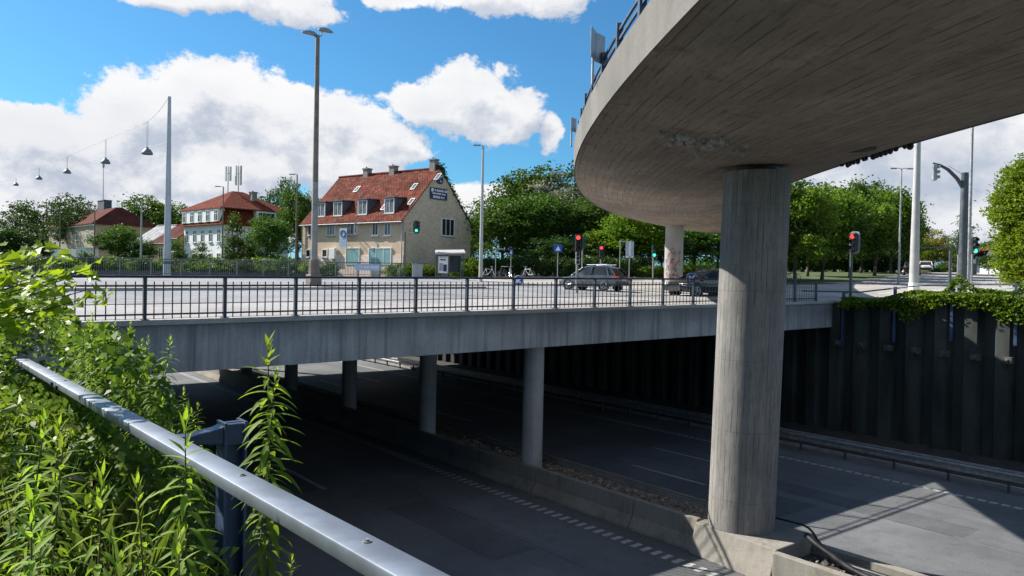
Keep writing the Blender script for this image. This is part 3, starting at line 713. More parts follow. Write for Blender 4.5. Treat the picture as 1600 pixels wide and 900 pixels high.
# guard rail along the right edge of the motorway
gr = thing('guard_rail', 'double galvanised crash barrier along the right edge of the motorway', 'guard rail', W(30.7, 0, ZM))
def wbeam(u, zc, va, vb):
    pr = [(0, -0.155), (-0.045, -0.13), (-0.045, -0.075), (0.03, -0.03), (0.03, 0.03), (-0.045, 0.075), (-0.045, 0.13), (0, 0.155), (0.012, 0.155), (-0.03, 0.12), (-0.03, 0.08), (0.045, 0.03), (0.045, -0.03), (-0.03, -0.08), (-0.03, -0.12), (0.012, -0.155)]
    m = MB(); m.loft([[W(u + a, v, zc + b) for a, b in pr] for v in frange(va, vb, 4)]); return m
for ua, ub in ((30.62, 0.60),):
    wb(wbeam(ua, ZM + 0.60, -30, 70), 'beam', 'galv_dull', gr)
m = MB(); m.box(W(30.72, 20, ZM + 0.80), (0.12, 100, 0.06), (BX, MX, UP3)); wb(m, 'top_tube', 'galv_dull', gr)
pm = None
for v in frange(-20, 68, 2):
    if pm is None: b = MB(); b.box((0, 0, 0.38), (0.10, 0.06, 0.76)); o = b.build('post', 'anchor_steel', gr); pm = o.data
    else: o = bpy.data.objects.new('post', pm); COL.objects.link(o); o.parent = gr
    o.location = W(30.76, v, ZM) - gr.location; o.rotation_euler = (0, 0, TH)
# ------------------------------------------------------------------ the curved flyover
fly = thing('flyover', 'curved concrete flyover sweeping overhead on round columns', 'flyover', (5.8, 18, 0))
FR, FCX, FCY, HW, GRADE = 105.0, 110.8, 18.0, 4.05, 0.025
ZE = ZC + 3.5
def fpt(phi, off, dz):                                  # off > 0: towards the outer (left) edge
    r = FR + off; s = FR * phi
    return Vector((FCX - r * math.cos(phi), FCY + r * math.sin(phi), ZE + GRADE * s + dz))
phis = frange(-0.42, 0.60, 0.0085)
sof = [(HW - 8.1 * k / 16, -0.52 * (1 - abs((k - 8) / 8) ** 2.2)) for k in range(17)]
m = MB(); m.loft([[fpt(p, a, b) for a, b in sof] for p in phis], closed=False, cap=False, uvs=lambda i, j: (FR * phis[i], sof[j][0] + 20)); wb(m, 'soffit', 'soffit', fly, smooth='all')
m = MB(); prof = [(HW - 0.02, 0.012), (HW + 0.03, -0.03), (HW + 0.05, 0.70), (HW - 0.32, 0.74), (HW - 0.34, 0.30)]
m.loft([[fpt(p, a, b) for a, b in prof] for p in phis]); wb(m, 'edge_beam', 'fascia', fly)
prof = [(-a, b) for a, b in prof]
m = MB(); m.loft([[fpt(p, a, b) for a, b in prof] for p in phis]); wb(m, 'edge_beam', 'fascia', fly)
m = MB(); m.loft([[fpt(p, a, b) for a, b in ((HW - 0.3, 0.32), (-HW + 0.3, 0.32))] for p in phis], closed=False, cap=False); wb(m, 'carriageway', 'motorway', fly)
COL1 = W(17.62, 12.05, ZM + 0.80) + Vector((0.06, 0, 0))
wb(round_column(COL1, 4.17, 0.86, 64, [0, .14, .31, .48, .64, .80, .92, 1], flare=0.022), 'column', 'column', fly, smooth=True)
m = round_column(Vector((COL1.x + 0.2, COL1.y, 4.13)), 4.32, 0.55, 32, (0, 1)); wb(m, 'bearing', 'signal_black', fly, smooth=True)
m = MB()
for z in (1.05, -0.75, -2.6, -4.4, 3.3): m.ring((COL1.x + 0.022 * (z - COL1.z), COL1.y, z), 0.853, 0.010, (0, 0, 1), 64, 4)
wb(m, 'casting_joint', 'seam_tar', fly)
p2 = ground_at(1052, 448, 55); 
c2 = round_column(Vector((p2.x, p2.y, p2.z)), 5.32, 0.64, 32, [0, .3, .6, 1]); wb(c2, 'column', 'coping', fly, smooth=True)
# sprayed scribbles on the far column
rg = random.Random(11); m = MB()
for k in range(80):
    t = -1.9 + rg.uniform(-0.75, 0.9); z = p2.z + rg.uniform(0.5, 2.6); L = rg.uniform(0.12, 0.5); a = rg.uniform(0, 3.14); m.cur = rg.choice([0, 0, 1, 1, 2])
    pts = []
    for q in range(6):
        tt = t + L * math.cos(a + q * 0.5) * q / 5; pts.append((tt, z + L * math.sin(a + q * 0.6) * q / 5))
    for (ta, za), (tb, zb) in zip(pts[:-1], pts[1:]):
        r_ = 0.645; w_ = 0.028
        A, B = [Vector((p2.x + r_ * math.cos(x), p2.y + r_ * math.sin(x), y)) for x, y in ((ta, za), (tb, zb))]
        m.add([A + Vector((0, 0, w_)), A - Vector((0, 0, w_)), B - Vector((0, 0, w_)), B + Vector((0, 0, w_))], [(0, 1, 2, 3)])
simple('spray_red', (0.35, 0.04, 0.06), 0.7); simple('spray_black', (0.03, 0.03, 0.04), 0.7); simple('spray_pink', (0.45, 0.22, 0.24), 0.7)
wb(m, 'graffiti', ['spray_black', 'spray_red', 'spray_pink'], fly, fix=False)
m = MB(); 
for i in range(20): pass
dr = fpt(-0.002, -2.1, -0.37)
m.tube(dr + Vector((0, 0, -0.02)), dr + Vector((0, 0, 0.1)), 0.42, 0.42, 24); wb(m, 'drain_cover', 'signal_black', fly)
# railing on the outer edge of the flyover
frl = thing('flyover_railing', 'blue grey post and rail parapet on the outer edge of the flyover', 'railing', fpt(0, HW, 0.74))
for z in (0.16, 0.34, 0.52):
    m = MB(); ph = frange(-0.40, 0.58, 0.0085)
    m.loft([[fpt(p, HW - 0.12 + a, 0.74 + z + b) for a, b in ((-.022, -.028), (.022, -.028), (.022, .028), (-.022, .028))] for p in ph]); wb(m, 'rail', 'fly_rail_paint', frl)
pm = None; k = -18
while k < 30:
    phi = (2.05 * k + 0.6) / (FR + HW); b0 = fpt(phi, HW - 0.03, 0.30)
    if pm is None:
        b = MB(); b.box((0, 0, 0.32), (0.12, 0.16, 0.68)); o = b.build('post', 'fly_rail_paint', frl); pm = o.data
    else: o = bpy.data.objects.new('post', pm); COL.objects.link(o); o.parent = frl
    o.location = fpt(phi, HW - 0.12, 0.72) - frl.location; o.rotation_euler = (0, 0, -phi); k += 1
def plate_sign(phi, label, w, h):
    t = thing('road_sign', label, 'sign', fpt(phi, HW + 0.10, 1.15), -phi + R(62))
    for sx in (-1, 1):
        b = MB(); b.box((sx * w * 0.26, 0, h / 2), (w * 0.48, 0.03, h)); o = b.build('panel', 'grey_plate', t); o.rotation_euler = (0, 0, sx * R(-9)); bevel(o, 0.01)
    b = MB(); b.tube((0, 0.05, -0.5), (0, 0.05, h), 0.03); b.build('bracket', 'galv_dull', t)
plate_sign((2.05 * -1 + 0.4) / 109, 'pair of grey sign backs fixed to the flyover parapet high up', 0.80, 0.62)
plate_sign((2.05 * 3 + 1.2) / 109, 'smaller grey sign back further along the flyover parapet', 0.36, 0.45)
# clusters of lumps stuck under the soffit
def lumps(name, label, mat, spots, smin, smax, seed):
    """each mud nest is a small rounded cup stuck to the concrete, a part of the cluster"""
    r = random.Random(seed); t = thing(name, label, 'nests', spots[0])
    for p in spots:
        s = r.uniform(smin, smax); m = MB(); m.sphere(p, s, 8, 6, (1, r.uniform(.7, 1.2), r.uniform(.8, 1.5))); m.sphere(p + Vector((0, 0, s * .7)), s * .8, 7, 4); wb(m, 'nest', mat, t, smooth='all', fix=False)
r = random.Random(4); sp_ = []
for i in range(44):
    off = 1.9 + r.gauss(0, .50); q = fpt(-0.012 + r.gauss(0, .42) / FR, off, 0); q.z += -0.52 * (1 - abs(off / HW) ** 2.2) - r.uniform(.01, .10); sp_.append(q)
lumps('nest_cluster', 'cluster of grey mud lumps under the flyover left of the big column', 'coping', sp_, .04, .085, 5)
lumps('nest_row', 'row of dark mud lumps along the far soffit edge right of the column', 'signal_black', [fpt((1.0 + 0.30 * k) / FR, -HW + .15 + r.uniform(-.05, .05), -.06 - r.uniform(0, .05)) for k in range(15)], .05, .095, 6)

# ------------------------------------------------------------------ hand rail in the foreground
DROP = -0.0255
hr = thing('hand_rail', 'galvanised box hand rail running up from the lower right of the photo', 'hand rail', (0, 0, 0))
zrail = lambda v: ZC - 0.600 + DROP * (v - 1.267)
def box_rail(va, vb, name='rail'):
    pr = []
    for (x, z) in ((-.045, -.02), (.045, -.02), (.045, .02), (-.045, .02)):
        for a in (0, 1, 2):
            t = {(-1, -1): 180, (1, -1): 270, (1, 1): 0, (-1, 1): 90}[(1 if x > 0 else -1, 1 if z > 0 else -1)] + 45 * a
            pr.append((x - math.copysign(.005, x) + .005 * math.cos(R(t)), z - math.copysign(.005, z) + .005 * math.sin(R(t))))
    m = MB(); m.loft([[W(UR + x, v, zrail(v) - 0.02 + z) for x, z in pr] for v in frange(va, vb, 0.5)]); return m
UR = 0.829
VJ = 5.5; VE = 7.5
wb(box_rail(-1.5, VJ - 0.006), 'rail', 'galvanised', hr, smooth=True); wb(box_rail(VJ + 0.006, VE), 'rail', 'galvanised', hr, smooth=True)
m = MB(); m.box(W(UR, VJ, zrail(VJ) - 0.024), (0.075, 0.30, 0.030), (BX, MX, UP3))
for dv in (-0.09, 0.09): m.tube(W(UR - 0.058, VJ + dv, zrail(VJ) - 0.024), W(UR - 0.04, VJ + dv, zrail(VJ) - 0.024), 0.012, 0.012, 6)
wb(m, 'splice_plate', 'signal_black', hr)
for v in (1.55, 2.35, 4.0, 5.5):
    m = MB(); m.tube(W(UR + 0.01, v, zrail(v) - 0.002), W(UR + 0.01, v, zrail(v) + 0.007), 0.006, 0.006, 6); m.tube(W(UR + 0.01, v, zrail(v) - 0.002), W(UR + 0.01, v, zrail(v) + 0.003), 0.011, 0.011, 10); wb(m, 'bolt', 'galv_dull', hr)
for v in (0.45, 3.53, 5.98):
    m = MB(); z = zrail(v) - 0.055; 
    m.box(W(UR + 0.335, v, z - 0.82), (0.012, 0.115, 1.70), (BX, MX, UP3)); m.box(W(UR + 0.425, v, z - 0.82), (0.012, 0.115, 1.70), (BX, MX, UP3)); m.box(W(UR + 0.38, v, z - 0.82), (0.078, 0.010, 1.69), (BX, MX, UP3))
    wb(m, 'post', 'blue_paint', hr)
    m = MB()
    m.loft([[W(UR + x, v - .045, z - dz - hh), W(UR + x, v + .045, z - dz - hh), W(UR + x, v + .045, z - dz), W(UR + x, v - .045, z - dz)] for x, dz, hh in ((.02, .012, .035), (.20, .012, .042), (.30, -.004, .07), (.345, -.022, .10), (.445, -.022, .10))])
    bevel(wb(m, 'bracket', 'blue_paint', hr), .008)

# thin rail and posts along the top of the far wall
wr = thing('wall_railing', 'thin tube rail on blue posts along the top of the ivy wall', 'railing', W(36, 19, 0))
m = MB(); m.path([W(36.15, v, wall_top(v) + 0.48) for v in frange(-6, 21.3, 3)], 0.035, 8); wb(m, 'top_rail', 'dark_mast', wr)
for k in range(-8, 1):
    v = 18.9 + 2.45 * k; m = MB(); z = wall_top(v)
    m.box(W(35.80, v, z - 0.75), (0.10, 0.12, 2.55), (BX, MX, UP3)); m.box(W(35.95, v, z + 0.46), (0.36, 0.09, 0.06), (BX, MX, UP3)); wb(m, 'post', 'blue_paint', wr)
# ------------------------------------------------------------------ buildings
def frame_box(m, x0, x1, z0, z1, t, y0, y1):            # rectangular frame in the x-z plane
    for a, b, c, d in ((x0, x1, z0, z0 + t), (x0, x1, z1 - t, z1), (x0, x0 + t, z0 + t, z1 - t), (x1 - t, x1, z0 + t, z1 - t)):
        m.box(((a + b) / 2, (y0 + y1) / 2, (c + d) / 2), (b - a, abs(y1 - y0), d - c))
def window(parent, x, z, w, h, y=0.0, rz=0.0, at_=None, bars=1, glass='dark_glass', frame='white_paint', sill=True, cross=None):
    """a window in a wall that faces -y of its own frame; at_ = (x, y) on the plan when rz is not 0"""
    m = MB(); t = 0.075; frame_box(m, -w / 2, w / 2, 0, h, t, -0.05, 0.06)
    for k in range(1, bars + 1): m.box((-w / 2 + w * k / (bars + 1), 0.0, h / 2), (0.06, 0.09, h - 2 * t))
    if cross: m.box((0, 0.0, h * cross), (w - 2 * t, 0.085, 0.06))
    o = m.build('window', frame, parent); o.location = (x, y, z) if at_ is None else (at_[0], at_[1], z); o.rotation_euler = (0, 0, rz)
    g = MB(); g.box((0, -0.014, h / 2), (w - 0.02, 0.02, h - 0.02)); g.build('pane', glass, o)
    if sill: s = MB(); s.box((0, -0.06, -0.045), (w + 0.16, 0.20, 0.08)); s.build('sill', 'sill_grey', o)
    return o
def wall_with_gables(parent, L, D, he, hr, mat_front, mat_gable, z0=-2.0):
    m = MB(); m.add([(0, 0, z0), (L, 0, z0), (L, 0, he), (0, 0, he)], [(0, 1, 2, 3)]); m.add([(0, D, z0), (L, D, z0), (L, D, he), (0, D, he)], [(1, 0, 3, 2)])
    m.build('front_wall', mat_front, parent, fix=False)
    for x in (0, L):
        g = MB(); g.add([(x, 0, z0), (x, D, z0), (x, D, he), (x, D / 2, hr), (x, 0, he)], [(0, 1, 2, 3, 4) if x else (4, 3, 2, 1, 0)]); g.build('gable_wall', mat_gable, parent, fix=False)
def saddle_roof(parent, L, D, he, hr, mat, over=0.25, th=0.14, ox=0.06):
    m = MB(); k = (hr - he) / (D / 2); n = 24; rj = random.Random(5)
    for sgn in (0, 1):
        ya, yb = (-over, D / 2) if sgn == 0 else (D + over, D / 2); za = he - over * k
        rings = []
        for i in range(n + 1):
            x = -ox + (L + 2 * ox) * i / n; s_ = rj.uniform(-.035, .035)
            rings.append([(x, ya, za + 0.03), (x, (ya + yb) / 2, (za + hr) / 2 + s_), (x, yb, hr + s_ * 0.6), (x, yb, hr + th + s_ * 0.6), (x, (ya + yb) / 2, (za + hr) / 2 + th + s_), (x, ya, za + th + 0.03)])
        m.loft(rings)
    r = m.build('roof', mat, parent)
    rd = MB(); rd.tube((-ox, D / 2, hr + 0.13), (L + ox, D / 2, hr + 0.13), 0.14, 0.14, 8); rd.build('ridge', mat, r)
    gu = MB(); gu.tube((-ox, -over - 0.06, he - over * k + 0.02), (L + ox, -over - 0.06, he - over * k + 0.02), 0.07, 0.07, 8); gu.build('gutter', 'zinc', r)
    return r
def chimney(roof, x, y, z, w=0.75, d=0.75, h=1.1, mat='chimney_stone'):
    m = MB(); m.box((x, y, z + h / 2 - 0.5), (w, d, h + 1.0)); m.box((x, y, z + h + 0.05), (w + 0.14, d + 0.14, 0.12)); m.tube((x - 0.15, y, z + h), (x - 0.15, y, z + h + 0.3), 0.1, 0.08, 8); m.build('chimney', mat, roof)

# main house: yellow brick, long side lit, gable in shade
pc = ground_at(630, 430, 72); pl = at(472, 430, 81)
dX = Vector((pc.x - pl.x, pc.y - pl.y, 0)); HL = dX.length; dX.normalize(); hrz = math.atan2(dX.y, dX.x)
base = Vector((pl.x, pl.y, 1.05))
hs = thing('brick_house', 'yellow brick house with mossy red tiled roof and four dormers beside the bus shelter', 'house', base, hrz)
HD, HE, HRG = 9.7, hgt(629, 341, 72) - 1.05, hgt(662, 266, 76) - 1.05 + 0.1
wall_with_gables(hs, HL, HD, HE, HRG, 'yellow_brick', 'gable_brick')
pb = MB(); pb.box((HL * 0.5, -0.03, 0.55), (HL - 0.06, 0.07, 3.1)); pb.build('plaster_band', 'plaster', hs)
cb = MB(); cb.box((HL / 2, -0.10, HE - 0.16), (HL, 0.16, 0.20)); cb.build('eaves_cornice', 'sill_grey', hs)
rf = saddle_roof(hs, HL, HD, HE, HRG, 'red_tiles', over=0.35)
fx = lambda px: HL * (px - 472) / (630 - 472) * 1.0
def fz(py, px): return hgt(px, py, 81 + (72 - 81) * (px - 472) / 158) - 1.05
for px, w, bars, gl in ((486, 0.9, 1, 'curtain_glass'), (520, 1.25, 2, 'curtain_glass'), (589, 0.85, 1, 'dark_glass'), (607, 0.95, 1, 'curtain_glass')):
    window(hs, fx(px), fz(368, px), w, 1.20, bars=bars, glass=gl)
o = window(hs, fx(554), fz(367, 554), 1.5, 1.25, bars=2, glass='curtain_glass')
cs = MB(); frame_box(cs, 0, 0.62, 0.05, 1.2, 0.07, -0.03, 0.03); oc = cs.build('open_casement', 'white_paint', o); oc.location = (0.74, -0.08, 0); oc.rotation_euler = (0, 0, R(-62))
for px, w in ((483, 0.72), (511, 0.80)): window(hs, fx(px), fz(402, px), w, 0.82, y=-0.06, bars=0)
window(hs, fx(556), fz(414, 556), 2.0, 1.70, y=-0.06, bars=0, glass='green_blind', sill=False)
window(hs, fx(597), fz(414, 597), 3.1, 1.65, y=-0.06, bars=2, glass='green_blind', sill=False)
m = MB(); m.box((fx(526), -0.20, fz(404, 526) + 0.5), (0.85, 0.30, 1.1)); bevel(m.build('vent_box', 'white_paint', hs), 0.03)
m = MB(); m.tube((HL - 0.12, -0.16, 0), (HL - 0.12, -0.16, HE - 0.3), 0.06, 0.06, 8); m.build('down_pipe', 'sill_grey', hs)
m = MB(); m.tube((0.1, -0.12, 0), (0.1, -0.12, HE - 0.3), 0.05, 0.05, 8); m.build('down_pipe', 'sill_grey', hs)
for px, zt in ((496, 1), (524, 1), (563, 1), (603, 1)):
    x = fx(px) + 0.15; dz = HE + 0.55; w, h = 1.3, 1.5; kk = (HRG - HE) / (HD / 2); yf = 0.42
    d = MB(); yb = yf + (h + 0.15) / kk + 0.5
    for sx in (-1, 1): d.prism([(x + sx * w / 2, yf, dz), (x + sx * w / 2, yf, dz + h), (x + sx * w / 2, yb, dz + h), (x + sx * w / 2, yf + 0.1, dz - 0.05)], (-sx * 0.06, 0, 0))
    dm = d.build('dormer', 'slate', rf)
    wn_ = window(dm, x, dz + 0.02, w, h - 0.08, y=yf - 0.02, bars=1, glass='curtain_glass'); wn_.name = 'dormer_window'
    t = MB(); t.prism([(x - w / 2 - 0.14, yf - 0.16, dz + h), (x + w / 2 + 0.14, yf - 0.16, dz + h), (x + w / 2 + 0.14, yb + 0.1, dz + h + 0.10), (x - w / 2 - 0.14, yb + 0.1, dz + h + 0.10)], (0, 0, 0.09)); t.build('dormer_roof', 'red_tiles' if False else 'slate', dm)
def skylight(x, frac, w=0.55, h=0.9, mat='galv_dull'):
    kk = (HRG - HE) / (HD / 2); y = HD / 2 * frac; z = HE + kk * y + 0.16; n = Vector((0, -kk, 1)).normalized(); sl_ = Vector((0, 1, kk)).normalized()
    m = MB(); m.box((x, y - 0.02, z), (w, h, 0.10), (Vector((1, 0, 0)), sl_, n)); q = m.build('skylight', mat, rf); g = MB(); g.box(Vector((x, y - 0.02, z)) + n * 0.055, (w - 0.14, h - 0.14, 0.012), (Vector((1, 0, 0)), sl_, n)); g.build('pane', 'curtain_glass', q)
skylight(fx(522), 0.66); skylight(fx(612), 0.62); skylight(fx(638) - 0.15, 0.80); skylight(HL - 0.55, 0.30); skylight(fx(590), 0.22)
for px, fr in ((519, .5), (561, .5)): chimney(rf, fx(px), HD / 2, HRG - 0.05, w=.7, d=.65, h=.75)
chimney(rf, HL - 0.85, HD / 2, HRG - 0.05, w=0.7, d=0.6, h=1.0)
gx = HL + 0.06
def gwin(px, py, w, h, bars): 
    y = HD * (px - 630) / (733 - 630); z = hgt(px, py, 73 + 8.5 * (px - 630) / 103) - 1.05
    return window(hs, 0, z, w, h, rz=R(90), at_=(HL, y), bars=bars)
gwin(695, 370, 1.9, 1.75, 2)
def gable_board(name, px, py, w, h, mat, rows, rounded=False):
    y = HD * (px - 630) / 103; z = hgt(px, py, 73 + 8.5 * (px - 630) / 103) - 1.05
    m = MB()
    if rounded: m.prism([(gx - 0.01, y + w / 2 * math.copysign(abs(math.cos(t)) ** .6, math.cos(t)), z + h / 2 + h / 2 * math.copysign(abs(math.sin(t)) ** .6, math.sin(t))) for t in [2 * math.pi * k / 20 for k in range(20)]], (0.05, 0, 0))
    else: m.box((gx, y, z + h / 2), (0.08, w, h))
    o = m.build(name, mat, hs); rj = random.Random(w * 10)
    for (x0, x1, z0, z1, solid) in rows:
        l = MB()
        if solid: l.box((gx + 0.048, y + (x0 + x1) / 2 * w - 0.0, z + (z0 + z1) / 2 * h), (0.012, (x1 - x0) * w, (z1 - z0) * h))
        else:
            q = x0
            while q < x1:
                ww = rj.uniform(0.025, 0.05); hh = rj.uniform(.75, 1); l.box((gx + 0.048, y + (q + ww / 2) * w, z + (z0 + (z1 - z0) * hh / 2) * h), (0.012, ww * w, (z1 - z0) * h * hh)); q += ww + (0.016 if rj.random() < .8 else 0.06)
        l.build('lettering', 'sign_white', o)
gable_board('sign_board', 679, 314, 2.45, 1.12, 'navy_board', [(-0.45, -0.32, 0.64, 0.94, True), (-0.24, 0.46, 0.68, 0.90, False), (-0.38, 0.40, 0.44, 0.58, False), (-0.34, 0.36, 0.10, 0.34, False)])
gable_board('shield_sign', 680.5, 290, 0.95, 0.95, 'navy_board', [(-0.32, 0.30, 0.72, 0.82, True), (-0.34, -0.24, 0.42, 0.64, True), (-0.34, -0.02, 0.56, 0.64, True), (0.0, 0.28, 0.20, 0.28, True), (0.02, 0.10, 0.28, 0.40, True)], True)
# round-headed board standing off the front wall
x = fx(551); z = fz(388, 551)
m = MB(); m.box((x, -0.9, z + 0.95), (1.05, 0.08, 1.95)); sg = m.build('projecting_sign', 'pale_blue_board', hs)
l = MB(); l.ring((x, -0.95, z + 1.4), 0.33, 0.05, (0, 1, 0), 24, 6); l.build('emblem', 'navy_board', sg)
l = MB()
for k in range(5): l.box((x, -0.945, z + 0.85 - 0.14 * k), (0.75 - 0.1 * (k % 2), 0.012, 0.05))
l.build('lettering', 'sill_grey', sg); l = MB(); l.box((x, -0.45, z + 1.7), (0.05, 0.85, 0.05)); l.box((x, -0.45, z + 0.3), (0.05, 0.85, 0.05)); l.build('bracket', 'zinc', sg)
# creeper along the verge of the gable
def leaf_cloud(n, size, pts_fn, seed, flat=0.0, up=0.35, aspect=0.6):
    r = np.random.default_rng(seed); P = pts_fn(r, n); N = r.normal(size=(n, 3)); N[:, 2] += up; N /= np.linalg.norm(N, axis=1)[:, None]
    T = r.normal(size=(n, 3)); T -= (T * N).sum(1)[:, None] * N; T /= np.linalg.norm(T, axis=1)[:, None]; B = np.cross(N, T)
    s = size * r.uniform(0.6, 1.3, n)[:, None]
    a = P - T * s * 0.5; b = P + B * s * aspect * 0.5 + N * s * 0.08; c = P + T * s * 0.5 - N * s * 0.10; d = P - B * s * aspect * 0.5 + N * s * 0.08
    return np.stack([a, b, c, d], 1).reshape(-1, 3)
def leaf_mesh(name, V, mats, mi=None, k=4):
    n = len(V) // k; me = bpy.data.meshes.new(name)
    me.vertices.add(len(V)); me.vertices.foreach_set('co', V.astype(np.float32).ravel())
    me.loops.add(n * k); me.loops.foreach_set('vertex_index', np.arange(n * k, dtype=np.int32))
    me.polygons.add(n); me.polygons.foreach_set('loop_start', np.arange(0, n * k, k, dtype=np.int32))
    if hasattr(me.polygons[0], 'loop_total'):
        try: me.polygons.foreach_set('loop_total', np.full(n, k, dtype=np.int32))
        except Exception: pass
    for mm in mats: me.materials.append(MATS[mm])
    if mi is not None: me.polygons.foreach_set('material_index', mi.astype(np.int32))
    me.update(calc_edges=True); return me
def link(name, me, parent=None):
    o = bpy.data.objects.new(name, me); COL.objects.link(o)
    if parent: o.parent = parent
    return o
def verge_pts(r, n):
    t = r.uniform(0, 1, n) ** 1.6; y = HD / 2 + t * HD / 2 * 0.98; z = HRG - (HRG - HE) * t + r.normal(0.15, 0.17, n) * (1.2 - t); return np.stack([HL + r.normal(-0.1, 0.2, n), y + r.normal(0, 0.1, n), z + 0.1], 1)
o = link('creeper', leaf_mesh('creeper', leaf_cloud(900, 0.24, verge_pts, 3), ['leaf_dark'])); o.location = base; o.rotation_euler = (0, 0, hrz); tag(o, 'creeper growing over the right roof edge of the yellow brick house', 'creeper')

# white villa with mansard roof and aerials
vb = Vector((0, 0, 0)); vp = at(287, 410, 104); vq = at(347, 410, 97)
dV = Vector((vq.x - vp.x, vq.y - vp.y, 0)); VL = dV.length; dV.normalize(); vrz = math.atan2(dV.y, dV.x); vbase = Vector((vp.x, vp.y, 0.9))
villa = thing('white_villa', 'white villa with red mansard roof and phone aerials on top', 'house', vbase, vrz)
VD = 9.4; VL_ = VL; zb = hgt(320, 352, 100) - 0.9; zt = hgt(320, 327, 100) - 0.9; zr_ = hgt(374, 296, 101) - 0.9
m = MB(); m.box((VL_ / 2, VD / 2, (zb - 3) / 2), (VL_, VD, zb + 3)); m.build('wall', 'white_wall', villa)
m = MB()
def roof_ring(o, z): return [(-o, -o, z), (VL_ + o, -o, z), (VL_ + o, VD + o, z), (-o, VD + o, z)]
m.loft([roof_ring(0.45, zb - 0.02), roof_ring(0.40, zb + 0.08), roof_ring(-0.35, zt - 0.1)]); mans = m.build('mansard', 'orange_tiles', villa)
m = MB(); rl = VL_ * 0.30
top = [(VL_ * 0.5, VD * 0.42, zr_), (VL_ * 0.5 + 0.3, VD * 0.42, zr_), (VL_ * 0.5 + 0.3, VD * 0.58, zr_), (VL_ * 0.5, VD * 0.58, zr_)]
m.loft([roof_ring(0.55, zt - 0.06), roof_ring(0.5, zt + 0.06), top]); vr = m.build('roof', 'orange_tiles', villa)
m = MB(); m.box((VL_ / 2, -0.02, (zb + zt) / 2 + 0.15), (VL_ - 0.5, 0.8, zt - zb - 0.4)); dmv = m.build('dormer', 'white_paint', mans)
for k in range(5):
    x = 0.9 + (VL_ - 1.8) * k / 4
    window(dmv, x, (zb + zt) / 2 - 0.62, 0.95, 1.45, y=-0.43, bars=1, cross=0.65, sill=False) 
    window(villa, x, zb - 2.2, 0.95, 1.6, bars=1, cross=0.68); window(villa, x, zb - 5.2, 0.95, 1.6, bars=1, cross=0.68)
d2 = MB(); d2.box((VL_ + 0.05, VD * 0.62, (zb + zt) / 2 + 0.35), (0.8, 2.9, 1.5)); d2 = d2.build('dormer', 'white_paint', mans)
window(d2, 0, (zb + zt) / 2 - 0.3, 2.4, 1.1, rz=R(90), at_=(VL_ + 0.47, VD * 0.62), bars=3, sill=False)
chimney(vr, VL_ * 0.75, VD * 0.6, zr_ - 1.6, h=1.4)
for px, wx in ((356, -0.85), (371, 0.55)):
    an = thing('phone_mast', ('left aerial mast with small panels on the white villa roof' if px == 356 else 'right aerial mast with tall panels and thin spike on the white villa roof'), 'aerial', vbase + Vector((dV.x * VL_ * .5 - dV.y * VD * .46 + wx, dV.y * VL_ * .5 + dV.x * VD * .46, zr_ - 0.5)), vrz)
    m = MB(); H = 3.9; m.tube((0, 0, -0.6), (0, 0, H), 0.07, 0.06, 8)
    if px == 371: m.tube((0, 0, H), (0, 0, H + 1.1), 0.02, 0.01, 6)
    m.build('pole', 'pale_mast', an)
    for q, (ax, ay) in enumerate(((-0.42, -0.1), (0.42, 0.1), (0.05, -0.4))):
        m = MB(); m.box((ax, ay, H - 1.25 + (0.0 if px == 371 else 0.2)), (0.30, 0.16, 2.6 if px == 371 else 1.9)); m.box((ax / 2, ay / 2, H - 1.0), (abs(ax) + 0.05, 0.05, 0.05)); m.build('antenna_panel', 'sign_white' if q != 1 else 'grey_plate', an)

# stone-coloured house at the far left
sp_ = at(76, 395, 135); sq = at(146, 395, 118)
dS = Vector((sq.x - sp_.x, sq.y - sp_.y, 0)); SL = dS.length; dS.normalize(); srz = math.atan2(dS.y, dS.x); sbase = Vector((sp_.x, sp_.y, 0.8))
sh = thing('stone_house', 'greyish brick house with dull red hipped roof at the far left', 'house', sbase, srz)
SD = 9.0; she = hgt(110, 354, 127) - 0.8; shr = hgt(130, 329, 127) - 0.8 + 0.3
m = MB(); m.box((SL / 2, SD / 2, (she - 3) / 2), (SL, SD, she + 3)); m.build('wall', 'grey_brick', sh)
m = MB(); m.loft([[(-.4, -.4, she - .05), (SL + .4, -.4, she - .05), (SL + .4, SD + .4, she - .05), (-.4, SD + .4, she - .05)], [(-.4, -.4, she + .1), (SL + .4, -.4, she + .1), (SL + .4, SD + .4, she + .1), (-.4, SD + .4, she + .1)], [(3.2, SD * .45, shr), (SL - 2.5, SD * .45, shr), (SL - 2.5, SD * .55, shr), (3.2, SD * .55, shr)]]); sr = m.build('roof', 'dull_tiles', sh)
chimney(sr, SL * .6, SD * .5, shr - .2, w=3.2, d=1.2, h=1.6, mat='slate')
for k, f in enumerate((0.14, 0.34, 0.66, 0.88)):
    for z in (she - 2.4, she - 5.4): window(sh, SL * f, z, 1.2, 1.5, bars=1, cross=0.68)
m = MB(); m.box((SL / 2, -0.1, she - 0.12), (SL + .2, .2, .25)); m.build('eaves_cornice', 'white_paint', sh)
skl = MB(); skl.box((SL * 0.42, 1.3, she + 1.15), (0.7, 0.1, 0.7)); skl.build('skylight', 'curtain_glass', sr)
m = MB(); m.tube((0, 0, 0), (0, 0, 9.5), 0.09, 0.04, 6); m.sphere((0, 0, 8.6), 0.25, 6, 4, (1, 1, 2)); o = m.build('radio_mast', 'white_mast', loc=(0, 0, 0)); pm_ = at(161, 320, 150); o.location = (pm_.x, pm_.y, pm_.z - 1.0); tag(o, 'thin white radio mast behind the far left house', 'mast')
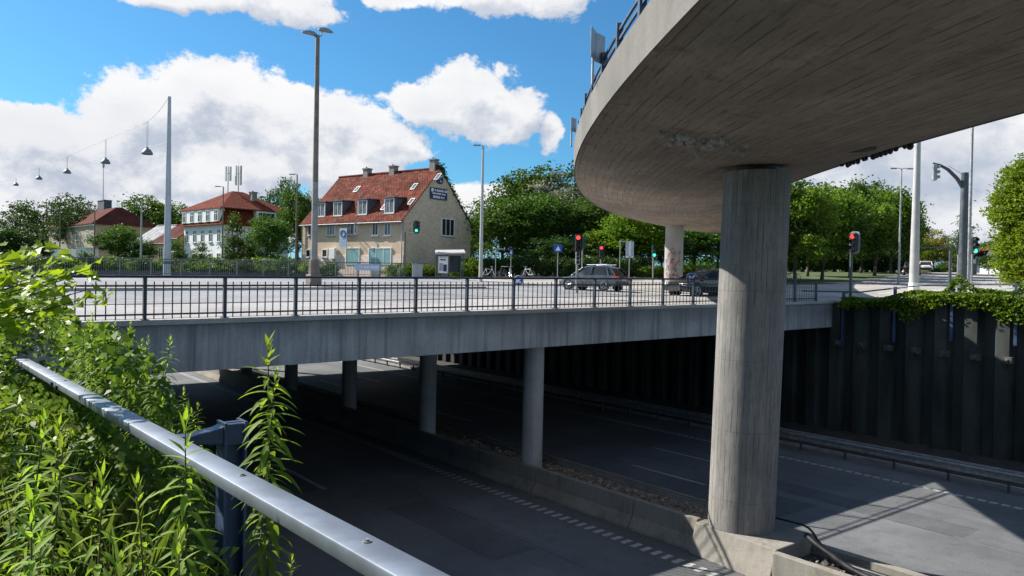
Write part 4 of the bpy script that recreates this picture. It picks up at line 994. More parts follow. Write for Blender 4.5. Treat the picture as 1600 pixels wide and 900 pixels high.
# dark-roofed low house and yellow house between
lp = at(205, 400, 112); lq = at(262, 400, 107); dL = Vector((lq.x - lp.x, lq.y - lp.y, 0)); LL = dL.length; dL.normalize(); lrz = math.atan2(dL.y, dL.x)
lh = thing('slate_roofed_house', 'low yellow house with half slate half red tiled roof between villa and trees', 'house', Vector((lp.x, lp.y, 0.8)), lrz)
le, lr = hgt(245, 379, 108) - 0.8, hgt(240, 351, 110) - 0.8
wall_with_gables(lh, LL, 8.0, le, lr, 'yellow_wall', 'yellow_wall'); saddle_roof(lh, LL * 0.55, 8.0, le, lr, 'slate')
r2 = saddle_roof(lh, LL * 0.45, 8.0, le, lr - 0.02, 'dull_tiles')
for ch in [r2]: ch.location = (LL * 0.555, 0, 0)
window(lh, LL * 0.82, le - 2.3, 1.1, 1.6, bars=1, cross=0.7); window(lh, LL * 0.45, le - 2.3, 1.1, 1.6, bars=1, cross=0.7)
yp = at(262, 410, 105); yh = thing('yellow_annex', 'yellow annex with red roof against the white villa', 'house', Vector((yp.x, yp.y, 0.8)), lrz)
ye = hgt(275, 372, 105) - 0.8; wall_with_gables(yh, 2.6, 6, ye, ye + 2.0, 'yellow_wall', 'yellow_wall'); saddle_roof(yh, 2.6, 6, ye, ye + 2.0, 'dull_tiles'); window(yh, 1.3, ye - 1.9, 1.0, 1.4, bars=1)
# white walls / sheds behind the bushes
for px0, px1, py0, py1, Yd, lab in ((85, 120, 392, 400, 112, 'low white garden wall in front of the far left house'), (125, 148, 390, 404, 108, 'small white shed behind the bushes at the left')):
    a, b = at(px0, py1, Yd), at(px1, py1, Yd); h = hgt(px0, py0, Yd) + 0.2; d = (b - a); d.z = 0; L = d.length; d.normalize(); m = MB(); m.box(((a.x + b.x) / 2, (a.y + b.y) / 2, h / 2), (L, 2.0, h), (d, Vector((-d.y, d.x, 0)), UP3)); m.box(((a.x + b.x) / 2, (a.y + b.y) / 2, h + 0.05), (L + 0.2, 2.2, 0.1), (d, Vector((-d.y, d.x, 0)), UP3))
    tag(m.build('garden_wall' if 'wall' in lab else 'garden_shed', 'white_wall', loc=(a.x, a.y, 0)), lab, 'wall' if 'wall' in lab else 'shed')
# white house far right beyond the junction
rp = at(1516, 426, 118); rq_ = at(1547, 426, 118); rh = thing('white_house', 'small white house with brown roof behind the clipped tree at the right', 'house', Vector((rp.x, rp.y, G(*UV(rp)) - 0.3)), R(-8))
RL = (rq_ - rp).length * 1.25; re = hgt(1530, 404, 118) - rh.location.z; rr2 = hgt(1535, 388, 118) - rh.location.z
m = MB(); m.add([(0, 0, -1), (RL, 0, -1), (RL, 0, re), (RL * .72, 0, rr2), (RL * .45, 0, re * .98), (0, 0, re * .98)], [(0, 1, 2, 3, 4, 5)]); m.add([(0, 7, -1), (RL, 7, -1), (RL, 7, re), (RL * .72, 7, rr2), (RL * .45, 7, re * .98), (0, 7, re * .98)], [(5, 4, 3, 2, 1, 0)])
m.add([(0, 0, -1), (0, 7, -1), (0, 7, re * .98), (0, 0, re * .98)], [(0, 3, 2, 1)]); m.add([(RL, 0, -1), (RL, 7, -1), (RL, 7, re), (RL, 0, re)], [(0, 1, 2, 3)]); m.build('wall', 'white_wall', rh, fix=False)
m = MB()
for (xa, za), (xb, zb2) in (((-0.2, re * .98), (RL * .5, rr2 * 0.99)), ((RL * .45, re * .97), (RL * .72, rr2 + .05)), ((RL * .72, rr2 + .05), (RL * 1.05, re * .95))): m.prism([(xa, -.3, za), (xb, -.3, zb2), (xb, 7.3, zb2), (xa, 7.3, za)], (0, 0, .14))
m.build('roof', 'dull_tiles', rh); window(rh, RL * .3, 1.2, .9, 1.4, bars=1); window(rh, RL * .62, 1.2, .9, 1.4, bars=1)
a, b = at(1532, 424, 105), at(1600, 424, 100); d = (b - a); d.z = 0; L = d.length; d.normalize(); nrm = Vector((-d.y, d.x, 0)); zg = G(*UV(a)) - .5; h = hgt(1540, 410, 104) - zg
m = MB(); m.box(((a.x + b.x) / 2, (a.y + b.y) / 2, zg + h / 2), (L, .3, h), (d, nrm, UP3)); m.cur = 1; m.box(((a.x + b.x) / 2, (a.y + b.y) / 2, zg + h + .06), (L, .42, .12), (d, nrm, UP3)); tag(m.build('garden_wall', ['white_wall', 'sill_grey'], loc=a), 'long white garden wall in front of the small white house', 'wall')

# ------------------------------------------------------------------ poles, lamps, signals, signs
def pole_thing(name, label, cat, pb_, ptop, Yd, r0, r1, mat, top=None, group=None, sink=0.3, mat2=None, split=0.5):
    """upright mast whose foot stands at image column pb_ and whose height is read off at ptop"""
    g = ground_at(pb_[0], pb_[1], Yd); H = hgt(ptop[0], ptop[1], Yd) - g.z
    t = thing(name, label, cat, g, TH, group); m = MB()
    if mat2:
        m.tube((0, 0, -sink), (0, 0, H * split), r0, r0 + (r1 - r0) * split, 12); m.build('pole', mat, t, smooth=True)
        m = MB(); m.tube((0, 0, H * split), (0, 0, H), r0 + (r1 - r0) * split, r1, 12); m.build('upper_pole', mat2, t, smooth=True)
    else: m.tube((0, 0, -sink), (0, 0, H), r0, r1, 12); m.build('pole', mat, t, smooth=True)
    return t, H, g
t, H, g = pole_thing('lamp_mast', 'tall brownish lamp mast with two floodlights on the bridge median', 'lamp mast', (490, 450), (498, 55), 40.2, 0.185, 0.105, 'mast_grey', mat2='mast_rusty', split=0.42)
m = MB(); m.box((0, 0, 0.35), (0.62, 0.62, 0.75)); m.tube((0, 0, 0.7), (0, 0, 1.5), 0.27, 0.25, 12); bevel(m.build('foot_box', 'mast_rusty', t), 0.02)
for s_, dx, dz in ((1, 0.42, 0.30), (-1, -0.45, -0.02)):
    m = MB(); m.path([(0, 0, H - 0.15), (dx * 0.5, 0, H - 0.05 + dz * 0.3), (dx * 0.55, 0, H + dz)], 0.035, 6); m.build('bracket', 'galv_dull', t)
    m = MB(); m.loft([[(dx + s_ * x, y, H + dz + z) for y, z in ((-w, -.02), (w, -.02), (w * .8, h), (-w * .8, h))] for x, w, h in ((-.38, .10, .05), (-.2, .17, .13), (.12, .17, .13), (.42, .08, .03))]); m.build('lamp_head', 'galv_dull', t)
t, H, g = pole_thing('cable_pole', 'thick white tapered pole on the far bridge edge holding the lamp wire', 'pole', (261, 431), (265, 151), 61.5, 0.31, 0.13, 'white_mast')
m = MB(); m.tube((0, 0, 0.95), (0, 0, 1.12), 0.318, 0.316, 16); m.build('band', 'dark_mast', t); CPT = g + Vector((0, 0, H)); CPL = g + Vector((0, 0, H * 0.745))
# catenary lamps
LAMPS = [(230, 237, 66), (165, 252, 80), (105, 268, 97), (61, 278, 117), (25, 288, 140)]; lps = []
for i, (px, py, Yd) in enumerate(LAMPS):
    p = at(px, py, Yd); lab = ['nearest wire-hung street lamp beside the white pole', 'second wire-hung street lamp from the white pole', 'middle wire-hung street lamp of the row of five', 'second smallest wire-hung street lamp from the left edge', 'farthest smallest wire-hung street lamp at the left'][i]
    t = thing('hanging_lamp', lab, 'street lamp', p, 0, 'street lamps hung from a wire'); m = MB()
    pr = [(0.02, .42), (.09, .40), (.12, .28), (.30, .16), (.44, -.08), (.46, -.20), (.44, -.24)]
    m.loft([[(r_ * math.cos(2 * math.pi * k / 14), r_ * math.sin(2 * math.pi * k / 14), z) for k in range(14)] for r_, z in pr]); m.build('lamp_shade', 'zinc', t, smooth=True)
    up = (2.6 - 0.35 * i); m = MB()
    m.tube((-.05, 0, .4), (-.05, 0, up), .014, .014, 5); m.tube((.05, 0, .4), (.05, 0, up), .014, .014, 5); m.build('hanger', 'galv_dull', t); lps.append((p, up))
pts = [CPT] + [p + Vector((0, 0, u)) for p, u in lps] + [at(-30, 292, 165)]
cable(pts, 0.014, 'galv_dull', 'thin upper suspension wire from which the street lamps hang', 'suspension_wire')
low = [CPL]
for p, u in lps: low += [p + Vector((0, 0, 0.35)), ]
cable(low, 0.011, 'galv_dull', 'thin lower wire running from lamp to lamp', 'suspension_wire')

def arm_lamp(px, pyb, ptx, pty, Yd, r0, r1, label, mat='pale_mast', arm=-0.7, double=False, group='slim street lamps'):
    t, H, g = pole_thing('street_lamp', label, 'street lamp', (px, pyb), (ptx, pty), Yd, r0, r1, mat, group=group)
    t.rotation_euler = (0, 0, 0)
    for a in ((arm, -arm) if double else (arm,)):
        m = MB(); m.path([(0, 0, H - 0.02), (a * 0.4, 0, H + 0.05), (a, 0, H + 0.04)], 0.03, 6); m.build('arm', mat, t)
        m = MB(); m.box((a + math.copysign(.22, a), 0, H + 0.03), (.5, .2, .09)); m.build('lamp_head', 'galv_dull', t)
    return t
arm_lamp(751, 432, 757, 228, 58, 0.16, 0.075, 'slim grey street lamp right of the brick house gable', arm=-0.25)
arm_lamp(462, 424, 465, 273, 76, 0.12, 0.06, 'slim street lamp just left of the brick house', 'mast_rusty', -0.3)
arm_lamp(347, 424, 350, 292, 84, 0.11, 0.06, 'slim street lamp in front of the white villa', 'mast_rusty', -0.4)
arm_lamp(220, 424, 222, 314, 84, 0.12, 0.07, 'slim pale street lamp left of the white pole', 'pale_mast', -0.2)
arm_lamp(147, 424, 148, 322, 90, 0.10, 0.06, 'slim brown street lamp in front of the far left house', 'mast_rusty', -0.2)
arm_lamp(93, 424, 94, 327, 98, 0.10, 0.05, 'slim street lamp furthest left by the big tree', 'mast_rusty', -0.2)
arm_lamp(1404, 441, 1411, 264, 62, 0.10, 0.05, 'thin double armed street lamp beyond the ivy wall', 'galv_dull', 0.45, True)
t, H, g = pole_thing('cable_pole', 'thick pale pole standing behind the ivy wall under the flyover', 'pole', (1428, 442), (1446, 120), 50, 0.31, 0.13, 'pale_mast')
m = MB(); m.tube((0, 0, 0), (0, 0, .6), .33, .32, 14); m.build('foot', 'white_paint', t)
t, H, g = pole_thing('thin_pole', 'thin dark pole rising behind the signal mast at the right', 'pole', (1513, 430), (1525, 150), 62, 0.14, 0.09, 'galv_dull')

def signal_head(parent, p, lit, body='signal_black', rz=0.0, board=None, s=1.0):
    """three-lamp head facing -y of its own frame, hung on the mast"""
    m = MB(); m.box((0, 0, 0), (0.30 * s, 0.22 * s, 0.92 * s)); o = m.build('signal_head', body, parent); o.location = p; o.rotation_euler = (0, 0, rz); bevel(o, 0.04 * s)
    if board: b = MB(); b.prism([(0.26 * s * math.copysign(abs(math.cos(a)) ** .5, math.cos(a)), 0.12 * s, 0.54 * s * math.copysign(abs(math.sin(a)) ** .5, math.sin(a))) for a in [2 * math.pi * k / 20 for k in range(20)]], (0, 0.02, 0)); b.build('backing_board', board, o)
    for k, (zz_, col) in enumerate(((.29, 'red'), (0, 'amber'), (-.29, 'green'))):
        l = MB(); l.tube((0, -0.112 * s, zz_ * s), (0, -0.125 * s, zz_ * s), 0.115 * s, 0.115 * s, 14); l.build('lens', {'red': 'red_light', 'green': 'green_light'}[col] if col == lit else 'dark_glass', o)
        h = MB(); n = 10; arc = [(0.125 * s * math.cos(R(-20 + 220 * k_ / n)), 0.125 * s * math.sin(R(-20 + 220 * k_ / n))) for k_ in range(n + 1)]
        h.loft([[(x, y, zz_ * s + z) for x, z in arc] for y in (-0.11 * s, -0.27 * s)], closed=False, cap=False); h.build('hood', body, o)
    return o
def signal_mast(px, pyb, pty, Yd, label, lit, body='signal_black', board=None, rz=0.0, heads=1, r=0.055, mat='mast_grey', s=1.0, low=False):
    t, H, g = pole_thing('traffic_signal', label, 'traffic signal', (px, pyb), (px, pty), Yd, r, r, mat); t.rotation_euler = (0, 0, 0)
    signal_head(t, (-0.0, -0.20, H - 0.42), lit, body, rz, board, s)
    if heads > 1: signal_head(t, (0.22, 0.1, H - 0.42), None, body, rz + R(90), None, s)
    if low: signal_head(t, (0, -.18, H - 1.25), None, 'grey_plate', rz, None, 0.75)
    return t
signal_mast(901, 456, 368, 42, 'traffic signal showing red in front of the silver car', 'red', board='signal_black', low=True, s=1.0, r=.07)
signal_mast(938, 440, 386, 66, 'small distant traffic signal showing red above the silver car', 'red', board='signal_black', s=1.15)
signal_mast(1020, 440, 384, 58, 'traffic signal with green body near the painted far column', 'green', 'signal_green_body', s=1.0)
signal_mast(909, 440, 372, 62, 'thin signal mast with green body behind the red signal', None, 'signal_green_body', rz=R(80))
signal_mast(1329, 448, 366, 39, 'cluster of traffic signals showing red on a mast at the bridge end', 'red', board='grey_plate', heads=2, rz=R(-50), r=.075, mat='dark_mast', s=1.05)
# green signal on a bracket in front of the house gable
t, H, g = pole_thing('traffic_signal', 'green bodied traffic signal on a bracket arm in front of the house gable', 'traffic signal', (632, 431), (632, 362), 66, .06, .055, 'dark_mast'); t.rotation_euler = (0, 0, 0)
m = MB(); m.box((0.45, 0, H - 0.05), (0.95, .05, .05)); m.build('arm', 'pale_mast', t); signal_head(t, (.95, 0, H + .42), 'green', 'signal_green_body', R(10), 'signal_black', 1.05); signal_head(t, (.95, .3, H + .5), None, 'signal_black', R(100))
# mast with cantilever arm at the right
t, H, g = pole_thing('signal_gantry', 'dark steel mast with a curved arm carrying a signal over the road', 'signal gantry', (1503, 445), (1516, 270), 44, .25, .19, 'dark_mast'); t.rotation_euler = (0, 0, 0)
ax = (1466 - 1514) / FPX * 44
m = MB(); m.path([(0, 0, H - 1.0), (ax * .25, 0, H - .35), (ax * .55, 0, H + .15), (ax * .8, 0, H + .38), (ax * 1.05, 0, H + .50)], [.12, .11, .10, .08, .06], 8); m.build('arm', 'dark_mast', t)
m = MB(); m.tube((-.15, 0, H - .1), (ax * .55, 0, H + .38), .012, .012, 5); m.build('stay_wire', 'dark_mast', t)
signal_head(t, (ax + .02, 0, H - .02), None, 'galv_dull', R(75)); 
t2 = signal_mast(1518, 440, 374, 52, 'traffic signal showing green right of the dark gantry mast', 'green', heads=1, s=1.25)
signal_mast(1496, 440, 372, 58, 'traffic signal with pale backing board left of the gantry mast', None, board='grey_plate', rz=R(60), s=1.5)
t, H, g = pole_thing('height_portal', 'low steel portal with a cross bar left of the gantry mast', 'portal', (1484, 438), (1484, 386), 55, .10, .10, 'dark_mast'); t.rotation_euler = (0, 0, 0)
m = MB(); m.box((-1.35, 0, H - .05), (2.8, .09, .09)); m.build('cross_bar', 'dark_mast', t)

def sign_post(px, pyb, Yd, label, kind, py0, py1, w, name='road_sign', rz=0.0, group=None, r=.035):
    t, H, g = pole_thing(name, label, 'road sign', (px, pyb), (px, py0 - 1), Yd, r, r, 'galv_dull', group=group); t.rotation_euler = (0, 0, rz)
    z0 = hgt(px, py1, Yd) - g.z; h = H - z0; m = MB()
    if kind == 'disc':
        m.disc((0, -.05, z0 + h / 2), h / 2, (0, 1, 0), .02); o = m.build('panel', 'sign_blue', t)
        b = MB(); b.ring((0, -.062, z0 + h / 2), h / 2 - .02, .012, (0, 1, 0), 24, 4)
        c = h / 2; a = [(-.10, .45), (.10, .45), (.10, -.05), (.28, .12), (.40, .0), (0, -.45), (-.40, 0), (-.28, .12), (-.10, -.05)]
        rot = R(-45); b.prism([((x * math.cos(rot) - z * math.sin(rot)) * h * .85, -.07, z0 + h / 2 + (x * math.sin(rot) + z * math.cos(rot)) * h * .85) for x, z in a], (0, .008, 0)); b.build('arrow', 'sign_white', o)
    elif kind == 'bus':
        m.box((0, -.05, z0 + h / 2), (w, .03, h)); o = m.build('panel', 'pale_blue_board', t); b = MB(); b.box((0, -.068, z0 + h / 2), (w * .22, .008, h * .96)); b.box((0, -.068, z0 + h * .06), (w * .96, .008, h * .07)); b.build('stripe', 'sign_white', o)
    elif kind == 'blue': m.box((0, -.05, z0 + h / 2), (w, .03, h)); o = m.build('panel', 'sign_blue', t); b = MB(); b.prism([(-w * .3, -.068, z0 + h * .2), (w * .3, -.068, z0 + h * .2), (0, -.068, z0 + h * .8)], (0, .006, 0)); b.build('emblem', 'sign_white', o)
    elif kind == 'arm': m.box((w / 2, 0, H - .1), (w, .06, .10)); m.build('arm', 'grey_plate', t)
    return t
sign_post(810, 450, 44, 'round blue keep right sign with white arrow on the median left of the silver car', 'disc', 431, 446, .6)
sign_post(1080, 452, 40, 'round blue keep right sign beside the dark car', 'disc', 427, 444, .6)
sign_post(983, 430, 60, 'tall pale blue and white bus stop board right of the silver car', 'bus', 378, 403, .62)
sign_post(871, 432, 66, 'small blue sign on a post in front of the dark trees', 'blue', 383, 394, .7)
sign_post(968, 432, 60, 'thin post with a short arm behind the silver car', 'arm', 376, 380, .4)
sign_post(1038, 440, 56, 'plain thin post left of the painted far column', 'arm', 382, 384, .05)
sign_post(774, 430, 66, 'bare T shaped post near the bicycles', 'arm', 388, 392, .6)
sign_post(798, 430, 68, 'small sign post standing among the bicycles', 'blue', 390, 398, .3)
sign_post(454, 424, 84, 'round white and red sign half hidden by the tree left of the brick house', 'arm', 380, 388, .5)
# street-name board by the far rail
g0 = ground_at(573, 430, 63); t = thing('street_board', 'long pale blue pointed street name board on two legs by the far railing', 'sign', g0, R(8)); zt_ = hgt(573, 413, 63) - g0.z; zb_ = hgt(573, 422.5, 63) - g0.z; wL = 2.1
m = MB(); m.prism([(-wL / 2, 0, (zt_ + zb_) / 2), (-wL / 2 + .15, 0, zb_), (wL / 2, 0, zb_), (wL / 2, 0, zt_), (-wL / 2 + .15, 0, zt_)], (0, .05, 0)); o = m.build('board', 'pale_blue_board', t)
l = MB(); rj = random.Random(8); x = -0.42
while x < wL / 2 - .12:
    w_ = rj.uniform(.04, .09); hh = rj.uniform(.08, .2); l.box((x, -.006, (zt_ + zb_) / 2 - .02 + hh / 4), (w_, .012, hh)); x += w_ + .035 + (.12 if rj.random() < .15 else 0)
l.build('lettering', 'sign_white', o)
for x in (-.8, .75): m = MB(); m.tube((x, .06, -.2), (x, .06, zt_), .03, .03, 6); m.build('leg', 'galv_dull', t)
# bus shelter
g0 = ground_at(702, 431, 66); t = thing('bus_shelter', 'bus shelter with a lit poster beside the brick house gable', 'bus shelter', g0, R(12)); H_ = hgt(702, 396, 66) - g0.z
m = MB(); m.prism([(-1.25, -.8, H_ - .12), (1.25, -.8, H_ - .02), (1.35, .9, H_ + .28), (-1.15, .9, H_ + .18)], (0, 0, .12)); m.build('roof', 'sill_grey', t)
for x, y in ((-1.1, -.6), (1.1, -.6), (-1.1, .7), (1.1, .7)): m = MB(); m.box((x, y, H_ / 2), (.07, .07, H_)); m.build('post', 'dark_mast', t)
m = MB(); frame_box(m, -1.12, -.12, .1, H_ - .15, .08, -.66, -.56); pf = m.build('poster_case', 'dark_mast', t); m = MB(); m.box((-.62, -.6, H_ / 2 + .08), (.86, .05, H_ - .7)); pp_ = m.build('poster', 'sign_white', pf)
for (x0, x1, z0, z1, mm) in ((-.95, -.3, .75, .83, 'sill_grey'), (-.9, -.4, .66, .71, 'navy_board'), (-.95, -.62, .25, .55, 'grey_plate'), (-.6, -.3, .22, .5, 'navy_board')): l = MB(); l.box(((x0 + x1) / 2, -.632, H_ * (z0 + z1) / 2 + .1), (x1 - x0, .008, H_ * (z1 - z0))); l.build('picture', mm, pp_)
m = MB(); m.box((0, .72, H_ / 2 + .2), (2.1, .02, H_ - .7)); m.build('back_glass', 'dark_glass', t); m = MB(); m.box((.3, .45, .5), (1.3, .35, .06)); m.build('bench', 'old_wood', t)
def cabinet(px, py, Yd, w, h, label, mat='grey_plate'):
    g0 = ground_at(px, py, Yd); m = MB(); m.box((0, 0, h / 2), (w, .4, h)); m.box((0, 0, h + .03), (w + .08, .48, .06)); m.box((0, -.205, h / 2), (.02, .015, h * .85)); o = m.build('cabinet', mat); o.location = g0; o.rotation_euler = (0, 0, R(10)); bevel(o, .015); tag(o, label, 'cabinet')
cabinet(652, 432, 64, .85, 1.15, 'grey utility cabinet by the railing under the brick gable')
cabinet(1518, 427, 100, 1.2, 1.4, 'dark electrical cabinet in front of the small white house', 'dark_mast')

# bicycles parked beneath the trees
def bicycle(p, rz, label, hue):
    t = thing('bicycle', label, 'bicycle', p, rz, 'parked bicycles')
    for x in (-.53, .53):
        m = MB(); m.ring((x, 0, .34), .32, .022, (0, 1, 0), 22, 5); o = m.build('wheel', 'tyre', t); sp2 = MB()
        for k in range(8): a = math.pi * k / 8; sp2.tube((x + .30 * math.cos(a), 0, .34 + .30 * math.sin(a)), (x - .30 * math.cos(a), 0, .34 - .30 * math.sin(a)), .004, .004, 4)
        sp2.build('spokes', 'rim', o)
    m = MB(); P = {'bb': (-.08, 0, .30), 'st': (-.22, 0, .82), 'hd': (.36, 0, .80), 'ra': (-.53, 0, .34), 'fa': (.53, 0, .34), 'hb': (.30, 0, 1.02)}
    for a, b in (('bb', 'st'), ('bb', 'hd'), ('st', 'hd'), ('ra', 'bb'), ('ra', 'st'), ('fa', 'hd'), ('hd', 'hb')): m.tube(P[a], P[b], .018, .018, 6)
    m.build('frame', hue, t); m = MB(); m.sphere((-.25, 0, .90), .13, 8, 5, (1, .6, .35)); m.build('saddle', 'signal_black', t); m = MB(); m.tube((.28, -.28, 1.03), (.28, .28, 1.03), .015, .015, 6); m.build('handlebar', 'rim', t)
for i, (px, lab) in enumerate(((763, 'pale parked bicycle nearest the street lamp'), (785, 'parked bicycle beside the small sign post'), (797, 'parked bicycle leaning right of the sign post'), (825, 'lone parked bicycle right of the others'))):
    bicycle(ground_at(px, 432, 67 + i * .4), R(20 + 40 * i), lab, ['sign_white', 'signal_black', 'grey_plate', 'sign_white'][i])
bicycle(ground_at(1238, 425, 66), R(15), 'parked bicycle just right of the big column under the trees', 'signal_black')

# ------------------------------------------------------------------ cars
def car(label, loc, rz, paint='car_silver', L=4.45, Wd=1.84, H=1.62, wagon=False):
    t = thing('parked_car' if 'parked' in label else 'car', label, 'car', loc, rz)
    hw = Wd / 2
    st = [(-L / 2, .52, .80, .80), (-L / 2 + .10, .34, .92, .92), (-L / 2 + .55, .26, 1.0, .98), (-L / 2 + 1.2, .24, 1.01, 1.0), (-.3, .24, .99, 1.0), (.75, .24, .96, 1.0), (1.05, .25, .93, .99), (L / 2 - .55, .27, .84, .96), (L / 2 - .14, .33, .72, .88), (L / 2, .45, .60, .74)]
    m = MB(); m.loft([[(x, -hw * w * .94, zb), (x, -hw * w, zb + .12), (x, -hw * w * 1.0, zb + (zt - zb) * .62), (x, -hw * w * .93, zt - .02), (x, -hw * w * .6, zt + .015), (x, hw * w * .6, zt + .015), (x, hw * w * .93, zt - .02), (x, hw * w, zb + (zt - zb) * .62), (x, hw * w, zb + .12), (x, hw * w * .94, zb)] for x, zb, zt, w in st])
    body = m.build('body', paint, t, smooth=True)
    rs = -L / 2 + (.12 if wagon else .30)
    gh = [(-L / 2 + .14, .96, .90, .80), (rs + .32, H - .17, .82, .74), (rs + .7, H - .07, .80, .70), (-.55, H - .05, .79, .70), (.05, H - .07, .80, .70), (.35, H - .15, .82, .72), (1.15, .93, .90, .80)]
    lower = .93
    m = MB(); m.loft([[(x, -hw * .91, lower - .03), (x, -hw * b, zt - .05), (x, hw * b, zt - .05), (x, hw * .91, lower - .03)] for x, zt, a, b in gh]); m.build('windows', 'dark_glass', t, smooth=True)
    m = MB(); m.loft([[(x, -hw * b - .012, zt - .06), (x, -hw * b * .8, zt + .012), (x, hw * b * .8, zt + .012), (x, hw * b + .012, zt - .06)] for x, zt, a, b in gh[1:6]]); m.build('roof', paint, t, smooth=True)
    m = MB()
    for s in (-1, 1):
        for (xa, za), (xb, zb_) in (((.38, H - .16), (1.17, .92)), ((-.35, H - .09), (-.30, .95)), ((rs + .55, H - .12), (-L / 2 + .62, .95)), ((rs + .30, H - .18), (-L / 2 + .14, .96))):
            m.tube((xa, s * (hw * .735 + .008), za), (xb, s * (hw * .90), zb_), .045, .05, 6)
    m.build('window_pillar', paint, t)
    for s in (-1, 1):
        m = MB(); m.tube((rs + .6, s * hw * .66, H + .02), (.15, s * hw * .66, H + .0), .022, .022, 6); m.build('roof_bar', 'rim', t)
        for x in (-L * .292, L * .305):
            m = MB(); n = 22
            m.loft([[(x + r_ * math.cos(2 * math.pi * k / n), s * y, .345 + r_ * math.sin(2 * math.pi * k / n)) for k in range(n)] for r_, y in ((.22, hw - .24), (.335, hw - .22), (.345, hw - .10), (.33, hw - .015), (.235, hw - .008))]); w = m.build('wheel', 'tyre', t, smooth=True)
            m = MB(); m.ring((x, s * (hw - .012), .345), .215, .022, (0, 1, 0), 22, 6)
            for k in range(5): a = 2 * math.pi * k / 5 + .3; m.tube((x + .03 * math.cos(a), s * (hw - .005), .345 + .03 * math.sin(a)), (x + .21 * math.cos(a), s * (hw - .01), .345 + .21 * math.sin(a)), .034, .026, 6)
            m.tube((x, s * (hw - .03), .345), (x, s * (hw + .006), .345), .055, .05, 10); m.build('rim', 'rim', w)
            m = MB(); m.ring((x, s * (hw - .03), .36), .385, .035, (0, 1, 0), 24, 5); m.build('wheel_arch', 'signal_black', t)
        m = MB(); m.box((-L / 2 + .16, s * hw * .80, .86), (.26, .34, .15)); bevel(m.build('tail_light', 'tail_red', t), .03)
        m = MB(); m.box((L / 2 - .20, s * hw * .70, .66), (.30, .36, .13)); bevel(m.build('headlight', 'lamp_clear', t), .03)
        m = MB(); m.box((.88, s * (hw + .10), 1.0), (.12, .20, .14)); bevel(m.build('mirror', paint, t), .03)
        m = MB(); m.box((0, s * (hw - .005), .34), (L * .42, .05, .13)); m.build('door_sill', 'signal_black', t)
    m = MB(); m.box((-L / 2 + .06, 0, .46), (.20, Wd * .86, .24)); bevel(m.build('rear_bumper', 'signal_black', t), .04)
    m = MB(); m.box((-L / 2 - .01, 0, .72), (.03, .52, .12)); m.build('number_plate', 'plate_white', t)
    m = MB(); m.box((L / 2 - .03, 0, .44), (.10, Wd * .7, .20)); m.build('grille', 'signal_black', t)
    return t
hm = math.atan2(MX.y, MX.x)
p = ground_at(927, 452, 46.5); cs_ = car('silver grey estate car with red tail lights waiting on the bridge road', p, hm + R(14))
cs_.scale = (.93, .93, .95)
p = ground_at(1103, 461, 40.5); car('black estate car partly hidden by the big round column', p, math.atan2(-BX.y, -BX.x) + R(-12), 'car_black', wagon=True, H=1.48)
p = ground_at(1447, 424, 112); car('white car far down the road at the right', p + Vector((0, 0, .03)), R(60), 'car_white')
p = ground_at(1424, 426, 92); car('dark car behind the pale pole far down the road', p + Vector((0, 0, .03)), R(65), 'car_black')
# ------------------------------------------------------------------ trees, bushes
def crown_leaves(seed, blobs, clumps, per, size, spread, up=0.3):
    """leaves gathered in clumps that sit on and inside a set of ellipsoids, so the crown has gaps and an uneven edge"""
    r = np.random.default_rng(seed); B = np.array(blobs, float); vol = np.cbrt(B[:, 3] * B[:, 4] * B[:, 5]) ** 2; pick = r.choice(len(B), clumps, p=vol / vol.sum())
    d = r.normal(size=(clumps, 3)); d /= np.linalg.norm(d, axis=1)[:, None]; rad = r.uniform(0.35, 1.08, clumps) ** 0.55
    C = B[pick, :3] + d * B[pick, 3:6] * rad[:, None]; C = C[C[:, 2] > 0.05]
    n = len(C) * per; P = np.repeat(C, per, 0) + r.normal(size=(n, 3)) * spread * np.array([1, 1, 0.62]) * np.repeat(r.uniform(.55, 1.25, len(C)), per)[:, None]
    P[:, 2] = np.maximum(P[:, 2], 0.03)
    return leaf_cloud(n, size, lambda rr, k: P, seed + 1, up=up), C
def wood(seed, H, blobs, r0, C=None, branches=14, lean=0.0):
    r = random.Random(seed); m = MB(); top = max(b[2] for b in blobs) + 0.3; pts = []; n = 6
    for i in range(n + 1):
        t = i / n; pts.append(Vector((math.sin(t * 3 + seed) * 0.05 * H * t + lean * t * H, math.cos(t * 2.3 + seed) * 0.04 * H * t, -0.3 + t * (top * 0.95 + 0.3))))
    m.path(pts, [r0 * (1 - 0.85 * i / n) * (1.25 if i == 0 else 1) for i in range(n + 1)], 8)
    for k in range(branches):
        t = r.uniform(0.25, 0.85); q = t * n; i = min(n - 1, int(q)); p = pts[i].lerp(pts[i + 1], q - i)
        if C is not None and len(C): e = Vector(C[r.randrange(len(C))])
        else: b = r.choice(blobs); e = Vector(b[:3])
        if e.z < p.z * 0.6: continue
        mid = p.lerp(e, 0.5) + Vector((r.uniform(-.2, .2), r.uniform(-.2, .2), -0.08 * (e - p).length)); rr = r0 * (1 - 0.8 * t) * 0.55; m.path([p, mid, e], [rr, rr * .6, rr * .15], 5, False)
    return m
PLANTS = {}
def species(key, seed, blobs, clumps, per, size, spread, mat, r0=0.2, bark='bark', branches=16, up=0.3, mats2=None, frac=0.0):
    V, C = crown_leaves(seed, blobs, clumps, per, size, spread, up)
    n = len(V) // 4; mi = None
    if mats2: mi = (np.random.default_rng(seed).random(len(V) // (4 * per)).repeat(per) < frac).astype(int) if True else None
    me = leaf_mesh('crown', V, [mat] + ([mats2] if mats2 else []), mi)
    PLANTS[key] = (me, wood(seed, max(b[2] + b[5] for b in blobs), blobs, r0, C, branches) if r0 else None, bark, max(b[2] + b[5] for b in blobs), [2 * float(np.percentile(np.abs(V[:, 0]), 96))])
    return me
